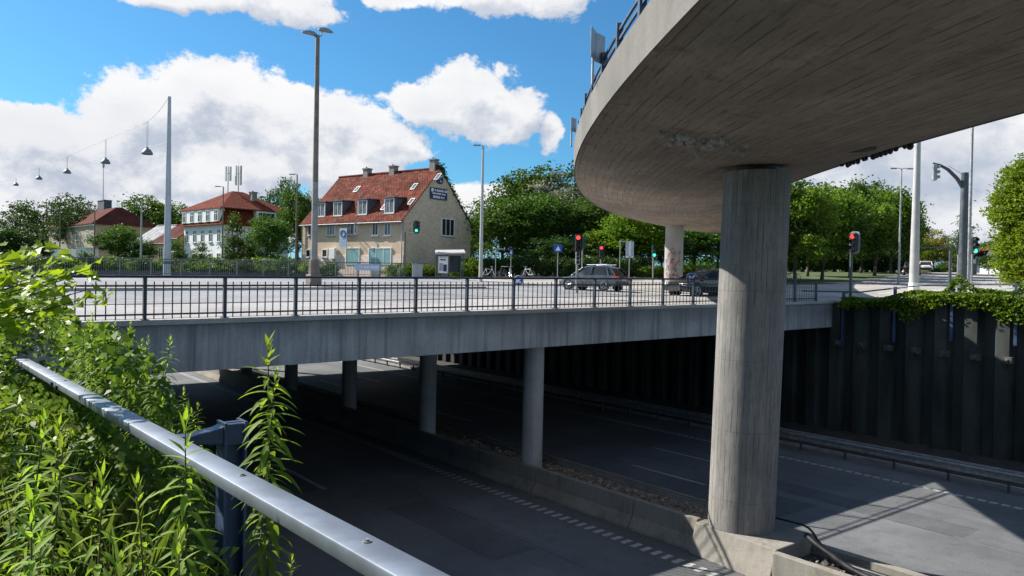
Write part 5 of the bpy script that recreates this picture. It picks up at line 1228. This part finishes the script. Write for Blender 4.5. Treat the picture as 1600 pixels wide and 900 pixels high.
def plant(key, label, cat, px, Yd, pytop, wpx=None, name='tree', group=None, rz=None, seed=0, base=None):
    me, wmb, bark, H0, cache = PLANTS[key]
    g = base or ground_at(px, 430, Yd); H = hgt(px, pytop, Yd) - g.z; s = H / H0
    t = thing(name, label, cat, g, (random.Random(px * 7 + seed).uniform(0, 6.28) if rz is None else rz), group)
    width = cache[0]
    sx = s if wpx is None else (wpx / FPX * Yd) / width
    c = link('crown', me, t); c.scale = (sx, sx, s)
    if wmb is not None:
        if len(cache) < 2: cache.append(wmb.build('trunk', bark, t, smooth='all', fix=False)); k = cache[1]
        else: k = link('trunk', cache[1].data, t)
        k.scale = (min(sx, s * 1.2), min(sx, s * 1.2), s)
    return t
rb = random.Random(21)
def blobs_round(n, R_, zc, rz_, seed, sub=(0.38, 0.6)):
    r = random.Random(seed); out = [(0, 0, zc, R_ * .62, R_ * .62, rz_ * .7)]
    for k in range(n):
        a = r.uniform(0, 6.28); e = r.uniform(-.75, 1.0); q = r.uniform(*sub) * R_; rr = R_ - q * .75
        out.append((rr * math.cos(a) * math.sqrt(max(0.05, 1 - e * e * .8)), rr * math.sin(a) * math.sqrt(max(.05, 1 - e * e * .8)), zc + e * (rz_ - q * .5), q, q, q * r.uniform(.7, 1.0)))
    return out
species('broad_a', 31, blobs_round(13, 3.6, 6.0, 3.7, 1), 300, 40, 0.30, 0.42, 'leaf_mid', 0.22)
species('broad_b', 32, blobs_round(15, 3.6, 5.6, 3.9, 2), 320, 40, 0.28, 0.40, 'leaf_dark', 0.24)
species('broad_c', 33, blobs_round(11, 3.4, 6.2, 3.4, 3), 260, 40, 0.30, 0.44, 'leaf_fresh', 0.2)
species('loose', 34, blobs_round(12, 3.6, 6.4, 3.4, 4, (.25, .42)), 190, 34, 0.27, 0.36, 'leaf_dark', 0.24, branches=34)
species('blossom', 35, blobs_round(12, 3.6, 6.0, 3.6, 5, (.25, .45)), 220, 34, 0.27, 0.38, 'leaf_dark', 0.22, branches=26, mats2='leaf_blossom', frac=0.55)
species('cone', 36, [(0, 0, 1.2, 1.25, 1.25, 1.2), (0, 0, 2.6, 1.15, 1.15, 1.4), (0, 0, 4.2, .85, .85, 1.5), (0.1, 0, 5.6, .5, .5, 1.2)], 150, 34, 0.20, 0.26, 'leaf_mid', 0.1)
species('bush_a', 37, [(-.9, 0, .7, .9, .9, .75), (.7, .2, .8, 1.0, .9, .85), (0, -.4, 1.0, .9, .8, .9), (1.5, -.1, .5, .7, .6, .5), (-1.6, .2, .5, .6, .6, .5)], 110, 34, 0.20, 0.22, 'leaf_mid', 0)
species('bush_b', 38, [(-.7, 0, .6, .8, .8, .65), (.6, .1, .7, .9, .8, .75), (0, -.3, .9, .8, .7, .7), (1.3, 0, .45, .6, .6, .45)], 100, 34, 0.18, 0.20, 'leaf_fresh', 0)
species('row_a', 39, blobs_round(15, 3.4, 5.1, 4.2, 6), 560, 38, 0.28, 0.40, 'leaf_mid', 0.15, branches=22, mats2='leaf_fresh', frac=0.45)
species('row_b', 40, blobs_round(15, 3.4, 5.2, 4.2, 8, (.3, .5)), 520, 38, 0.28, 0.42, 'leaf_fresh', 0.15, branches=24, mats2='leaf_mid', frac=0.45)
species('yellow', 41, blobs_round(10, 3.0, 4.0, 3.6, 9), 200, 34, 0.26, 0.40, 'leaf_yellow', 0.18, mats2='leaf_fresh', frac=0.3)
species('clipped', 42, [(0, 0, 1.6, 1.7, 1.7, 1.5), (0, 0, 2.4, 1.9, 1.9, 2.0), (0, 0, 4.6, 1.95, 1.95, 2.2), (0, 0, 6.6, 1.7, 1.7, 2.0), (.2, 0, 8.0, 1.2, 1.2, 1.3), (-.5, 0, 3.4, 1.6, 1.6, 1.6), (.6, .3, 5.6, 1.5, 1.5, 1.6)], 1300, 44, 0.18, 0.24, 'hornbeam', 0.18)
species('thin', 43, [(0, 0, 2.5, .8, .8, .9), (.3, 0, 4.2, .9, .9, 1.0), (-.2, .2, 5.8, .7, .7, .9), (.1, 0, 7.2, .4, .4, .7)], 70, 30, 0.22, 0.34, 'leaf_mid', 0.12, branches=20)
species('hedge', 44, [(x, 0, .75, .9, .7, .75) for x in (-2.4, -1.2, 0, 1.2, 2.4)], 200, 34, 0.16, 0.20, 'leaf_fresh', 0)
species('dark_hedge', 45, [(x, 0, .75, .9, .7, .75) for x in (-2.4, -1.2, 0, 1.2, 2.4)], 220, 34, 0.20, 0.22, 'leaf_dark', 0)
L = plant
# left skyline
L('broad_b', 'dark tree at the far left edge behind the bramble', 'tree', 8, 92, 352, 95)
L('broad_b', 'dark tree left of the far left house, below the tall one', 'tree', 42, 96, 362, 62, seed=2)
L('loose', 'tall loose tree rising left of the greyish brick house', 'tree', 76, 152, 301, 104)
L('loose', 'thin airy tree behind the roof of the far left house', 'tree', 118, 128, 312, 72, seed=1)
L('broad_b', 'low dark tree under the tall loose tree at the left', 'tree', 66, 100, 374, 34, seed=4)
L('loose', 'distant dark tree at the left horizon', 'tree', 26, 140, 332, 84, seed=3)
L('broad_a', 'dark green bushy tree hiding the right part of the far left house', 'tree', 182, 92, 350, 62)
L('broad_b', 'smaller dark tree between bushy tree and slate roof', 'tree', 214, 90, 374, 56, seed=5)
L('broad_a', 'round green tree behind the white pole', 'tree', 243, 140, 306, 96, seed=1)
L('broad_b', 'dark tree just left of the white villa roof', 'tree', 284, 150, 330, 60, seed=6)
L('cone', 'narrow young tree right in front of the villa corner', 'tree', 366, 82, 328, 33)
L('cone', 'small cone shaped tree before the white villa facade', 'tree', 313, 82, 376, 30, seed=1)
L('cone', 'small leafy tree right of the foot of the white pole', 'tree', 274, 80, 372, 34, seed=2)
L('broad_a', 'dense round tree between white villa and brick house', 'tree', 418, 80, 336, 58, seed=3)
L('broad_b', 'low dense bush tree beside the narrow young tree', 'tree', 388, 84, 378, 38, seed=9)
L('loose', 'dark feathery tree standing behind the trees left of the brick house', 'tree', 436, 118, 277, 66, seed=7)
L('broad_a', 'bright green tree against the left end of the brick house', 'tree', 466, 98, 291, 58, seed=4)
for i, (px, pt, w) in enumerate(((100, 398, 60), (140, 396, 55), (178, 398, 60), (215, 402, 55), (246, 404, 50), (296, 404, 56), (335, 400, 60), (372, 404, 60), (412, 400, 66), (446, 404, 54), (480, 406, 52), (512, 410, 48), (60, 398, 56), (20, 400, 60))):
    L('bush_a' if i % 2 else 'bush_b', 'leafy bush in the row along the far railing', 'bush', px, 73.5 + (i % 3) * .8, pt, w, 'bush', 'bushes along the far railing', seed=i)
for i, (px, Yd, pt, w, lab) in enumerate(((642, 67, 408, 34, 'bush under the gable left of the grey cabinet'), (672, 67.5, 412, 36, 'bush between grey cabinet and bus shelter'), (616, 68, 410, 40, 'bush in front of the big shop window of the brick house'), (722, 68.5, 408, 34, 'bush just right of the bus shelter'), (738, 70, 400, 40, 'bush at the back corner of the brick house'))):
    L('bush_b', lab, 'bush', px, Yd, pt, w, 'bush', seed=i)
# behind the junction, left of the flyover
for i, (k, px, Yd, pt, w, lab) in enumerate((
    ('broad_a', 786, 82, 308, 118, 'broad green tree right of the slim street lamp'), ('broad_a', 828, 84, 300, 120, 'dark green tree in the middle of the group behind the junction'),
    ('broad_a', 838, 104, 262, 128, 'tall tree at the back of the group, left of the blossom'), ('blossom', 892, 98, 258, 118, 'tall tree sprinkled with pale blossom behind the junction'),
    ('broad_a', 905, 86, 312, 110, 'dark tree behind the two red signals'), ('broad_a', 950, 92, 296, 110, 'green tree behind the silver car'), ('broad_c', 1000, 78, 318, 100, 'bright green tree under the flyover left of the far column'),
    ('broad_c', 962, 80, 350, 90, 'low dark tree behind the bus stop board'), ('broad_b', 868, 78, 372, 110, 'low dark shrubbery tree behind the blue sign'), ('broad_b', 1034, 84, 352, 80, 'dark tree behind the painted far column'),
    ('broad_a', 1084, 92, 352, 110, 'green tree between far column and big column'), ('broad_b', 1120, 100, 346, 90, 'dark tree close beside the big column on its left'), ('loose', 750, 96, 330, 56, 'small airy tree right of the brick house gable'), ('broad_a', 735, 104, 352, 60, 'tree behind the right corner of the brick house'))):
    L(k, lab, 'tree', px, Yd, pt, w, seed=i)
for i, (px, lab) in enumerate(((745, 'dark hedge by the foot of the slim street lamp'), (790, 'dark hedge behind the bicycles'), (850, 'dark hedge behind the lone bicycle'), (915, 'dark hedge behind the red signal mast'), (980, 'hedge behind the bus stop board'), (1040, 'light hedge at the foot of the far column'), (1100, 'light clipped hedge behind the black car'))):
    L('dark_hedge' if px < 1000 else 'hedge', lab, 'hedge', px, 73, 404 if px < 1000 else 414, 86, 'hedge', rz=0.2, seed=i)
# row of street trees on the right
for i, (k, px, Yd, pt, w, lab) in enumerate((('row_b', 1242, 66, 276, 100, 'first tree of the right row, half hidden by the big column'), ('row_a', 1284, 73, 286, 104, 'second tree of the right row, with gaps of sky above'), ('row_b', 1328, 80, 280, 100, 'third tree of the right row, above the red signal cluster'),
        ('row_a', 1366, 88, 284, 92, 'fourth tree of the right row, left of the double armed lamp'), ('row_b', 1392, 100, 304, 74, 'fifth tree of the right row, at the double armed lamp'), ('row_a', 1412, 122, 338, 54, 'last small tree of the right row, by the pale pole'), ('row_a', 1262, 84, 300, 84, 'tree standing behind the first tree of the right row'), ('row_a', 1345, 104, 312, 80, 'tree standing behind the right row'))):
    L(k, lab, 'tree', px, Yd, pt, w * 1.12, seed=i)
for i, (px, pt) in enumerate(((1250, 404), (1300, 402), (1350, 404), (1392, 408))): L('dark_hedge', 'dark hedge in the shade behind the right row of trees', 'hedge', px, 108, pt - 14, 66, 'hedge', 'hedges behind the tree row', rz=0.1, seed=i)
L('yellow', 'yellowish tree down the road right of the pale pole', 'tree', 1458, 118, 358, 60)
L('broad_a', 'small green tree left of the gantry mast', 'tree', 1484, 124, 384, 40, seed=8)
L('thin', 'thin young tree behind the gantry mast', 'tree', 1502, 112, 334, 34)
L('broad_b', 'dark round bush before the white garden wall', 'bush', 1545, 102, 398, 26, 'bush')
L('broad_a', 'small tree rising behind the small white house', 'tree', 1543, 140, 376, 34, seed=3)
L('clipped', 'tall clipped bright green tree at the right edge', 'tree', 1612, 45, 238, 100)
L('broad_a', 'distant tree at the horizon beside the yellowish tree', 'tree', 1438, 150, 376, 40, seed=6)
L('bush_a', 'low bushes at the bend of the far road', 'bush', 1474, 112, 412, 40, 'bush')
# far wood that closes the horizon
wv = []; r_ = np.random.default_rng(77)
def wood_pts(r, n):
    a = r.uniform(-1.25, 1.25, n); d = r.uniform(170, 230, n); h = (5.5 + 2.2 * np.sin(a * 23) + 1.6 * np.sin(a * 57 + 1)) * r.uniform(0, 1, n) ** .7
    return np.stack([np.sin(a) * d, np.cos(a) * d, 0.5 + h + np.clip(a, 0, 1) * 3.5], 1)
o = link('distant_wood', leaf_mesh('distant_wood', leaf_cloud(26000, 1.5, wood_pts, 5), ['leaf_dark'])); tag(o, 'dark band of distant trees closing the horizon', 'wood', kind='stuff')
# grass tufts on the verges of the junction
def tuft_mesh(seed, n, h, spread, w=0.012):
    r = np.random.default_rng(seed); P = np.zeros((n, 3)); P[:, :2] = r.normal(size=(n, 2)) * spread; a = r.uniform(0, 6.28, n); H = h * r.uniform(.5, 1.2, n); L_ = H * r.uniform(.1, .6, n)
    D = np.stack([np.cos(a), np.sin(a), np.zeros(n)], 1); S = np.stack([-np.sin(a), np.cos(a), np.zeros(n)], 1); Wd = w * r.uniform(.7, 1.3, n)[:, None]
    Z_ = np.array([0, 0, 1.0]); m_ = P + D * (L_ * .35)[:, None] + Z_ * (H * .6)[:, None]; t = P + D * L_[:, None] + Z_ * H[:, None]
    return np.stack([P - S * Wd, P + S * Wd, m_ + S * Wd * .8, t, m_ - S * Wd * .8], 1).reshape(-1, 3)

# ------------------------------------------------------------------ ivy on the far wall
def ivy_pts(r, n):
    v = r.uniform(3.0, 19.0, n); t = r.uniform(0, 1, n)
    drop = np.interp(v, [3, 9, 11, 12, 12.6, 13.4, 14, 15, 15.8, 16.5, 17.3, 18, 19], [1.0, .8, 1.1, 1.1, 0.5, .6, .3, .7, 1.3, .5, .22, .3, .15])
    zt = np.array([wall_top(x) for x in v]); lump = 0.16 + 0.10 * np.sin(v * 2.1)
    for v0, h in ((13.75, .75), (11.1, 0.7), (8.5, .6)): lump += h * np.exp(-((v - v0) / .42) ** 2)
    hang = t < .62; z = np.where(hang, zt - drop * (t / .62) ** 1.5 + r.normal(0, .06, n), zt + lump * np.sqrt(np.clip((t - .62) / .38, 0, 1)))
    u = np.where(hang, 35.62 + r.normal(0, .10, n), 35.75 + np.abs(r.normal(0, .42, n)) * r.uniform(0, 1, n)) - np.where(z > zt + .3, 0.1, 0)
    X_ = u * BX.x + v * MX.x; Y_ = u * BX.y + v * MX.y; return np.stack([X_, Y_, z], 1)
o = link('ivy', leaf_mesh('ivy', leaf_cloud(14500, 0.12, ivy_pts, 17, up=.5, aspect=.9), ['ivy_leaf'])); tag(o, 'bright green ivy hanging over the top of the sheet pile wall', 'ivy')
# ------------------------------------------------------------------ plants in the foreground
def lance_leaf(base, dir_, up, L_, w, droop, mats=None, fold=0.25, segs=5):
    """one long leaf: a strip with a raised mid fold that arches over; returns verts and quads"""
    side = dir_.cross(up).normalized(); vs = []; prof = [0.12, 0.75, 1.0, 0.8, 0.42, 0.0]
    p = base.copy(); d = dir_.copy()
    for i in range(segs + 1):
        ww = w * prof[i] * 0.5; n = side.cross(d).normalized()
        vs += [p - side * ww + n * ww * fold, p.copy(), p + side * ww + n * ww * fold]
        d = (d + Vector((0, 0, -droop))).normalized(); p = p + d * (L_ / segs)
    fs = []
    for i in range(segs):
        a = 3 * i; fs += [(a, a + 1, a + 4, a + 3), (a + 1, a + 2, a + 5, a + 4)]
    return vs, fs
def goldenrod_mesh(seed, H, n, L_, w, lean):
    """leafy stem: leaves spiral up, longest in the middle, a tuft of young upright leaves at the top"""
    r = random.Random(seed); lv = MB(); st = MB(); axis = []
    a0 = r.uniform(0, 6.28)
    for i in range(9):
        t = i / 8; axis.append(Vector((math.cos(a0) * lean * H * t * t, math.sin(a0) * lean * H * t * t, H * t)))
    st.path(axis, [0.0055 * (1 - .65 * i / 8) for i in range(9)], 5)
    ang = r.uniform(0, 6.28)
    for i in range(n):
        t = 0.10 + 0.90 * (i / (n - 1)) ** 0.85; q = t * 8; k = min(7, int(q)); p = axis[k].lerp(axis[k + 1], q - k); ang += 2.399 + r.uniform(-.25, .25)
        el = -0.15 + 0.25 * t + (1.05 * sst(t, .86, 1.0)) + r.uniform(-.15, .2)
        ll = L_ * (0.55 + 0.45 * math.sin(min(1, t * 1.25) * math.pi * .75)) * (1 - 0.62 * sst(t, .80, 1.0)) * r.uniform(.8, 1.15)
        if t < .3 and r.random() < .35: continue
        d = Vector((math.cos(ang) * math.cos(el), math.sin(ang) * math.cos(el), math.sin(el)))
        vs, fs = lance_leaf(p, d, UP3, ll, w * (ll / L_) ** .6 * r.uniform(.85, 1.15), (0.17 - .16 * sst(t, .8, 1)) * r.uniform(.6, 1.5))
        lv.cur = 1 if t > .78 + r.uniform(-.06, .06) else 0
        lv.add(vs, fs)
    return lv, st
GOLD = []
for k, (H, n, L_, w, lean) in enumerate(((1.0, 84, .140, .024, .03), (1.0, 78, .130, .023, .06), (1.0, 96, .120, .018, .05), (1.0, 92, .150, .026, .015), (1.0, 90, .118, .020, .03), (1.0, 80, .130, .020, .10))):
    lv, st = goldenrod_mesh(50 + k, H, n, L_, w, lean); GOLD.append([lv, st, None, None])
LAST_GOLD = None
def goldenrod(kind, u, v, zb, H, label, rz, tilt=(0, 0), group='goldenrod stems by the hand rail', wide=1.0):
    lv, st, lo, so = GOLD[kind]; t = thing('goldenrod', label, 'plant', W(u, v, zb), rz, group); t.rotation_euler = (tilt[0], tilt[1], rz)
    if lo is None:
        lo = lv.build('leaves', ['goldenrod', 'goldenrod_tip'], t, fix=False, smooth='all'); so = st.build('stem', 'stem', t, fix=False, smooth='all'); GOLD[kind][2:] = [lo, so]
    else: lo = link('leaves', lo.data, t); so = link('stem', so.data, t)
    for x in (lo, so): x.scale = (wide, wide, H)
    return t
def from_px(px, py, Yd): p = at(px, py, Yd); u, v = UV(p); return u, v, p.z
def gold_px(kind, px, py, Yd, H, label, rz=0, tilt=(0, 0), wide=1.0, group='goldenrod stems by the hand rail'):
    u, v, z = from_px(px, py, Yd); return goldenrod(kind, u, v, z - H, H, label, rz, tilt, group, wide)
gold_px(3, 424, 536, 2.95, 1.10, 'tall goldenrod standing alone behind the hand rail post', 0.3, wide=1.05, group=None)
gold_px(4, 402, 582, 2.90, 0.95, 'smaller wilting goldenrod in front of the blue post', 2.2, (0.05, -.06), 0.8, None)
gold_px(3, 302, 652, 2.15, 1.10, 'goldenrod rising just in front of the hand rail, left of the post', 1.0, (0, -.02), 0.85, None)
gold_px(4, 250, 748, 1.95, 1.0, 'goldenrod below the hand rail, left of the rising one', 4.0, (0, .03), 0.85, None)
gold_px(2, 22, 656, 2.35, 1.1, 'goldenrod at the left edge, second from the corner', 0.5, (0, .03), 1.0, None)
gold_px(0, 72, 668, 2.55, 1.1, 'goldenrod at the left with bright pointed tip near the left edge', 3.1, (.02, 0), 1.0, None)
gold_px(5, 70, 690, 2.1, 1.1, 'goldenrod right of the bright pointed tip plant', 5.1, (0, -.03), 0.95, None)
gold_px(4, 145, 752, 1.75, 1.1, 'goldenrod in the middle of the lower left bank', 1.9, (0, .02), 0.85, None)
gold_px(2, 15, 800, 1.35, 1.0, 'big blurred goldenrod in the lower left corner', 2.9, (0, .05), 0.8, None)
gold_px(1, 295, 838, 1.42, .9, 'short goldenrod at the bottom beside the hand rail', .9, (0, 0), 0.7, None)
gold_px(3, 66, 790, 1.45, 1.0, 'goldenrod near the lower left corner with wide leaves', 4.4, (.03, 0), 0.75, None)
# more stems in drifts on the bank and along the wall edge
r = random.Random(14); cnt = 0
for k in range(120):
    v = r.uniform(1.0, 4.6); u = r.uniform(-2.2, 0.70)
    p = W(u, v); kx = p.x / max(.3, p.y)
    if p.y < 1.5 or kx < -.78: continue
    top = 0.50 + 0.20 * r.random() - 0.10 * (v < 2.2) - 0.20 * sst(u, 0.0, .7)
    H = r.uniform(.7, 1.05); goldenrod(r.randrange(6), u, v, top - H, H, 'green goldenrod stem among the plants on the bank left of the hand rail', r.uniform(0, 6.28), (r.uniform(-.08, .08), r.uniform(-.08, .08)), 'goldenrod stems on the bank', r.uniform(.6, .95)); cnt += 1
for k in range(34):
    v = r.uniform(4.0, 6.4); u = r.uniform(0.95, 1.42); top = 0.60 + .30 * sst(v, 4.2, 5.6) + r.uniform(-.14, .08) - .25 * sst(u, 1.2, 1.45)
    H = r.uniform(.6, .9); goldenrod(r.choice([2, 4, 5]), u, v, top - H, H, 'feathery goldenrod stem in the clump behind the far end of the hand rail', r.uniform(0, 6.28), (r.uniform(-.15, .15), r.uniform(-.1, .15)), 'goldenrod clump behind the rail', .72)
gold_px(2, 243, 528, 4.7, .9, 'pale goldenrod tip standing out from the clump against the bridge girder', 1.0, (0, .06), 0.9, None)
for k in range(16):
    v = r.uniform(1.25, 2.7); u = r.uniform(.86, 1.12); H = r.uniform(.5, .75); goldenrod(r.randrange(6), u, v, .30 + r.uniform(-.12, .04) - H, H, 'drooping goldenrod growing under the hand rail by the post', r.uniform(0, 6.28), (r.uniform(-.2, .2), r.uniform(-.2, .2)), 'goldenrod under the rail', .7)
# undergrowth: small leaves, blades and dead stalks, filling the bank below the stems
def under_pts(r, n):
    v = r.uniform(.4, 8.5, n) ; u = 0.80 - np.abs(r.normal(0, 1.5, n)); u = np.where(u < -4, r.uniform(-4, .7, n), u)
    top = 0.14 + 0.26 * np.clip((v - 2.0) / 3.0, 0, 1) + 0.16 * np.sin(u * 3.1 + v * 1.7) * np.sin(v * 2.3 - u) - .25 * np.clip((u - .2) / .6, 0, 1)
    z = -0.35 + (top + .35) * r.uniform(0, 1, n) ** .35
    return np.stack([u * BX.x + v * MX.x, u * BX.y + v * MX.y, z], 1)
o = link('undergrowth', leaf_mesh('undergrowth', leaf_cloud(60000, 0.055, under_pts, 23, up=.6, aspect=.55), ['under_leaf', 'bramble'], (np.random.default_rng(4).random(60000) < .25).astype(int))); tag(o, 'dark green undergrowth of small leaves on the bank', 'undergrowth', kind='stuff')
def weed_pts(r, n):
    P = under_pts(r, n); P[:, 2] = P[:, 2] + r.uniform(0, .20, n); return P
o = link('weeds', leaf_mesh('weeds', leaf_cloud(26000, .105, weed_pts, 61, up=.5, aspect=.2), ['weed_leaf', 'dry_leaf'], (np.random.default_rng(8).random(26000) < .05).astype(int))); tag(o, 'tangle of narrow light green weed leaves with some dry ones', 'weeds', kind='stuff')
rw_ = random.Random(19); dm = None
for k in range(26):                                   # dead stalks from last year
    v = rw_.uniform(1.6, 5); u = rw_.uniform(-1.8, .75); m = MB(); p0 = W(u, v, -.2); e = p0 + Vector((rw_.uniform(-.35, .35), rw_.uniform(-.35, .35), rw_.uniform(.6, .95))); mid = p0.lerp(e, .5) + Vector((rw_.uniform(-.04, .04), rw_.uniform(-.04, .04), 0))
    m.path([p0, mid, e], [.004, .003, .0015], 5)
    for q in range(3): f = p0.lerp(e, rw_.uniform(.6, .95)); m.path([f, f + Vector((rw_.uniform(-.12, .12), rw_.uniform(-.12, .12), rw_.uniform(.02, .12)))], [.002, .001], 4)
    tag(m.build('dead_stalk', 'dry_leaf', loc=p0, fix=False), 'thin dry dead stalk standing among the weeds on the bank', 'dead stalk', 'dead stalks on the bank')
def blade_field(seed, n, zone):
    r = np.random.default_rng(seed); V = tuft_mesh(seed, n, .40, 0.0001, .0022).reshape(n, 5, 3); P = zone(r, n); return (V + P[:, None, :]).reshape(-1, 3)
def bz(r, n):
    v = r.uniform(2.0, 5.5, n); u = .75 - np.abs(r.normal(0, 1.1, n)); return np.stack([u * BX.x + v * MX.x, u * BX.y + v * MX.y, -.2 + r.uniform(-.1, .22, n)], 1)
o = link('grass', leaf_mesh('grass', blade_field(9, 7000, bz), ['grass_blade'], None, 5)); tag(o, 'thin grass blades between the goldenrod stems', 'grass', kind='stuff')
# bramble and creeping leaves heaped over the far end of the rail
def bramble_pts(r, n):
    v = r.uniform(4.6, 9.5, n); u = r.uniform(-5.5, 1.35, n); h = np.where(u < .93, np.interp(v, [4.4, 6.2, 7.3, 8.3], [.30, .46, .70, 1.02]), np.interp(v, [4.2, 5.0, 6.2, 9], [.40, .80, .96, 1.0])) + .13 * np.sin(u * 2.7 + 1) * np.cos(v * 1.9) + .06 * np.sin(u * 7 + v * 5) - .55 * np.clip((u - 1.0) / .4, 0, 1) ** 2
    h = np.where((v < 7.6) & (np.abs(u - .83) < .13), np.minimum(h, ZC - .60 + DROP * (v - 1.267) - .09), h)
    z = -.3 + (h + .3) * (1 - np.abs(r.normal(0, .17, n))); return np.stack([u * BX.x + v * MX.x, u * BX.y + v * MX.y, z], 1)
o = link('bramble', leaf_mesh('bramble', leaf_cloud(46000, 0.062, bramble_pts, 29, up=.7, aspect=.7), ['bramble', 'under_leaf'], (np.random.default_rng(5).random(46000) < .3).astype(int))); tag(o, 'mass of light green bramble leaves heaped over the end of the hand rail', 'bramble')
def edge_pts(r, n):
    v = r.uniform(3.2, 8.2, n); u = r.uniform(.1, 1.32, n); z = -.5 + r.uniform(0, 1, n) ** .7 * (.93 + .10 * np.sin(v * 5) - .45 * np.clip((u - 1.1) / .2, 0, 1) - .22 * np.clip((4.6 - v) / 1.2, 0, 1)); z = np.minimum(z, ZC - .60 + DROP * (v - 1.267) - .08)
    return np.stack([u * BX.x + v * MX.x, u * BX.y + v * MX.y, z], 1)
o = link('creeping_weeds', leaf_mesh('creeping_weeds', leaf_cloud(15000, .06, edge_pts, 71, up=.6, aspect=.65), ['under_leaf', 'bramble'], (np.random.default_rng(9).random(15000) < .35).astype(int))); tag(o, 'leafy weeds creeping along the wall edge under the hand rail', 'weeds', kind='stuff')
# young maple at the left edge
def maple_leaf(c, T, N, s):
    B = N.cross(T).normalized(); out = [(0, -.05), (.16, -.02), (.48, -.10), (.36, .12), (.62, .34), (.34, .36), (.30, .52), (0, 1.0), (-.30, .52), (-.34, .36), (-.62, .34), (-.36, .12), (-.48, -.10), (-.16, -.02)]
    pts = [c + (B * x + T * y) * s + N * (abs(x) * .22 - max(0, y - .5) * .25) * s for x, y in out]; ctr = c + T * (.3 * s) - N * .02 * s
    return [ctr] + pts, [(0, i + 1, (i + 1) % 14 + 1) for i in range(14)]
mp = thing('maple_sapling', 'young maple with bright yellow green leaves at the left edge', 'sapling', W(-2.4, 4.6, -.3)); r = random.Random(33); ml = MB(); ms = MB()
tips = [(18, 405), (40, 392), (68, 384), (28, 430), (60, 420), (96, 428), (128, 412), (150, 418), (118, 440), (140, 452), (84, 452), (40, 462), (12, 452), (104, 470), (64, 480), (150, 462), (8, 500), (30, 505), (0, 420), (-30, 400), (-40, 440), (-20, 480), (48, 440), (75, 404), (132, 428)]
root = mp.location.copy()
for (px, py) in tips:
    Yd = r.uniform(3.7, 4.5); e = at(px, py, Yd); mid = root.lerp(e, .55) + Vector((r.uniform(-.1, .1), r.uniform(-.1, .1), .12)); P = [root, root.lerp(mid, .5) + Vector((0, 0, .05)), mid, mid.lerp(e, .55) + Vector((0, 0, .04)), e]
    ms.path(P, [.014, .011, .007, .004, .002], 5, False)
    for q in range(27):
        t = 1 - abs(r.gauss(0, .20)); t = max(.2, min(1, t)); seg = t * 4; k = min(3, int(seg)); c = P[k].lerp(P[k + 1], seg - k) + Vector((r.gauss(0, .06), r.gauss(0, .06), r.gauss(0, .04)))
        a = r.uniform(0, 6.28); T = Vector((math.cos(a), math.sin(a), r.uniform(-.45, .1))).normalized(); N = (UP3 * .8 + Vector((r.gauss(-.2, .4), r.gauss(-.55, .4), 0))).normalized(); N = (N - T * N.dot(T)).normalized()
        vs, fs = maple_leaf(c, T, N, r.uniform(.05, .085)); ml.add(vs, fs)
wb(ml, 'crown', 'maple', mp, fix=False); wb(ms, 'stem', 'twig', mp, fix=False)
# a second dimmer bush behind it, filling the far end of the bank
def fill_pts(r, n):
    v = r.uniform(7.5, 15, n); u = r.uniform(-8.5, .8, n); z = -.4 + (1.15 + .15 * np.sin(u * 1.7 + v)) * r.uniform(0, 1, n) ** .5; return np.stack([u * BX.x + v * MX.x, u * BX.y + v * MX.y, z], 1)
o = link('shrub', leaf_mesh('shrub', leaf_cloud(16000, .10, fill_pts, 41, up=.5, aspect=.7), ['bramble', 'under_leaf'], (np.random.default_rng(6).random(16000) < .6).astype(int))); tag(o, 'green shrubs covering the bank between bramble and bridge', 'shrub', kind='stuff')
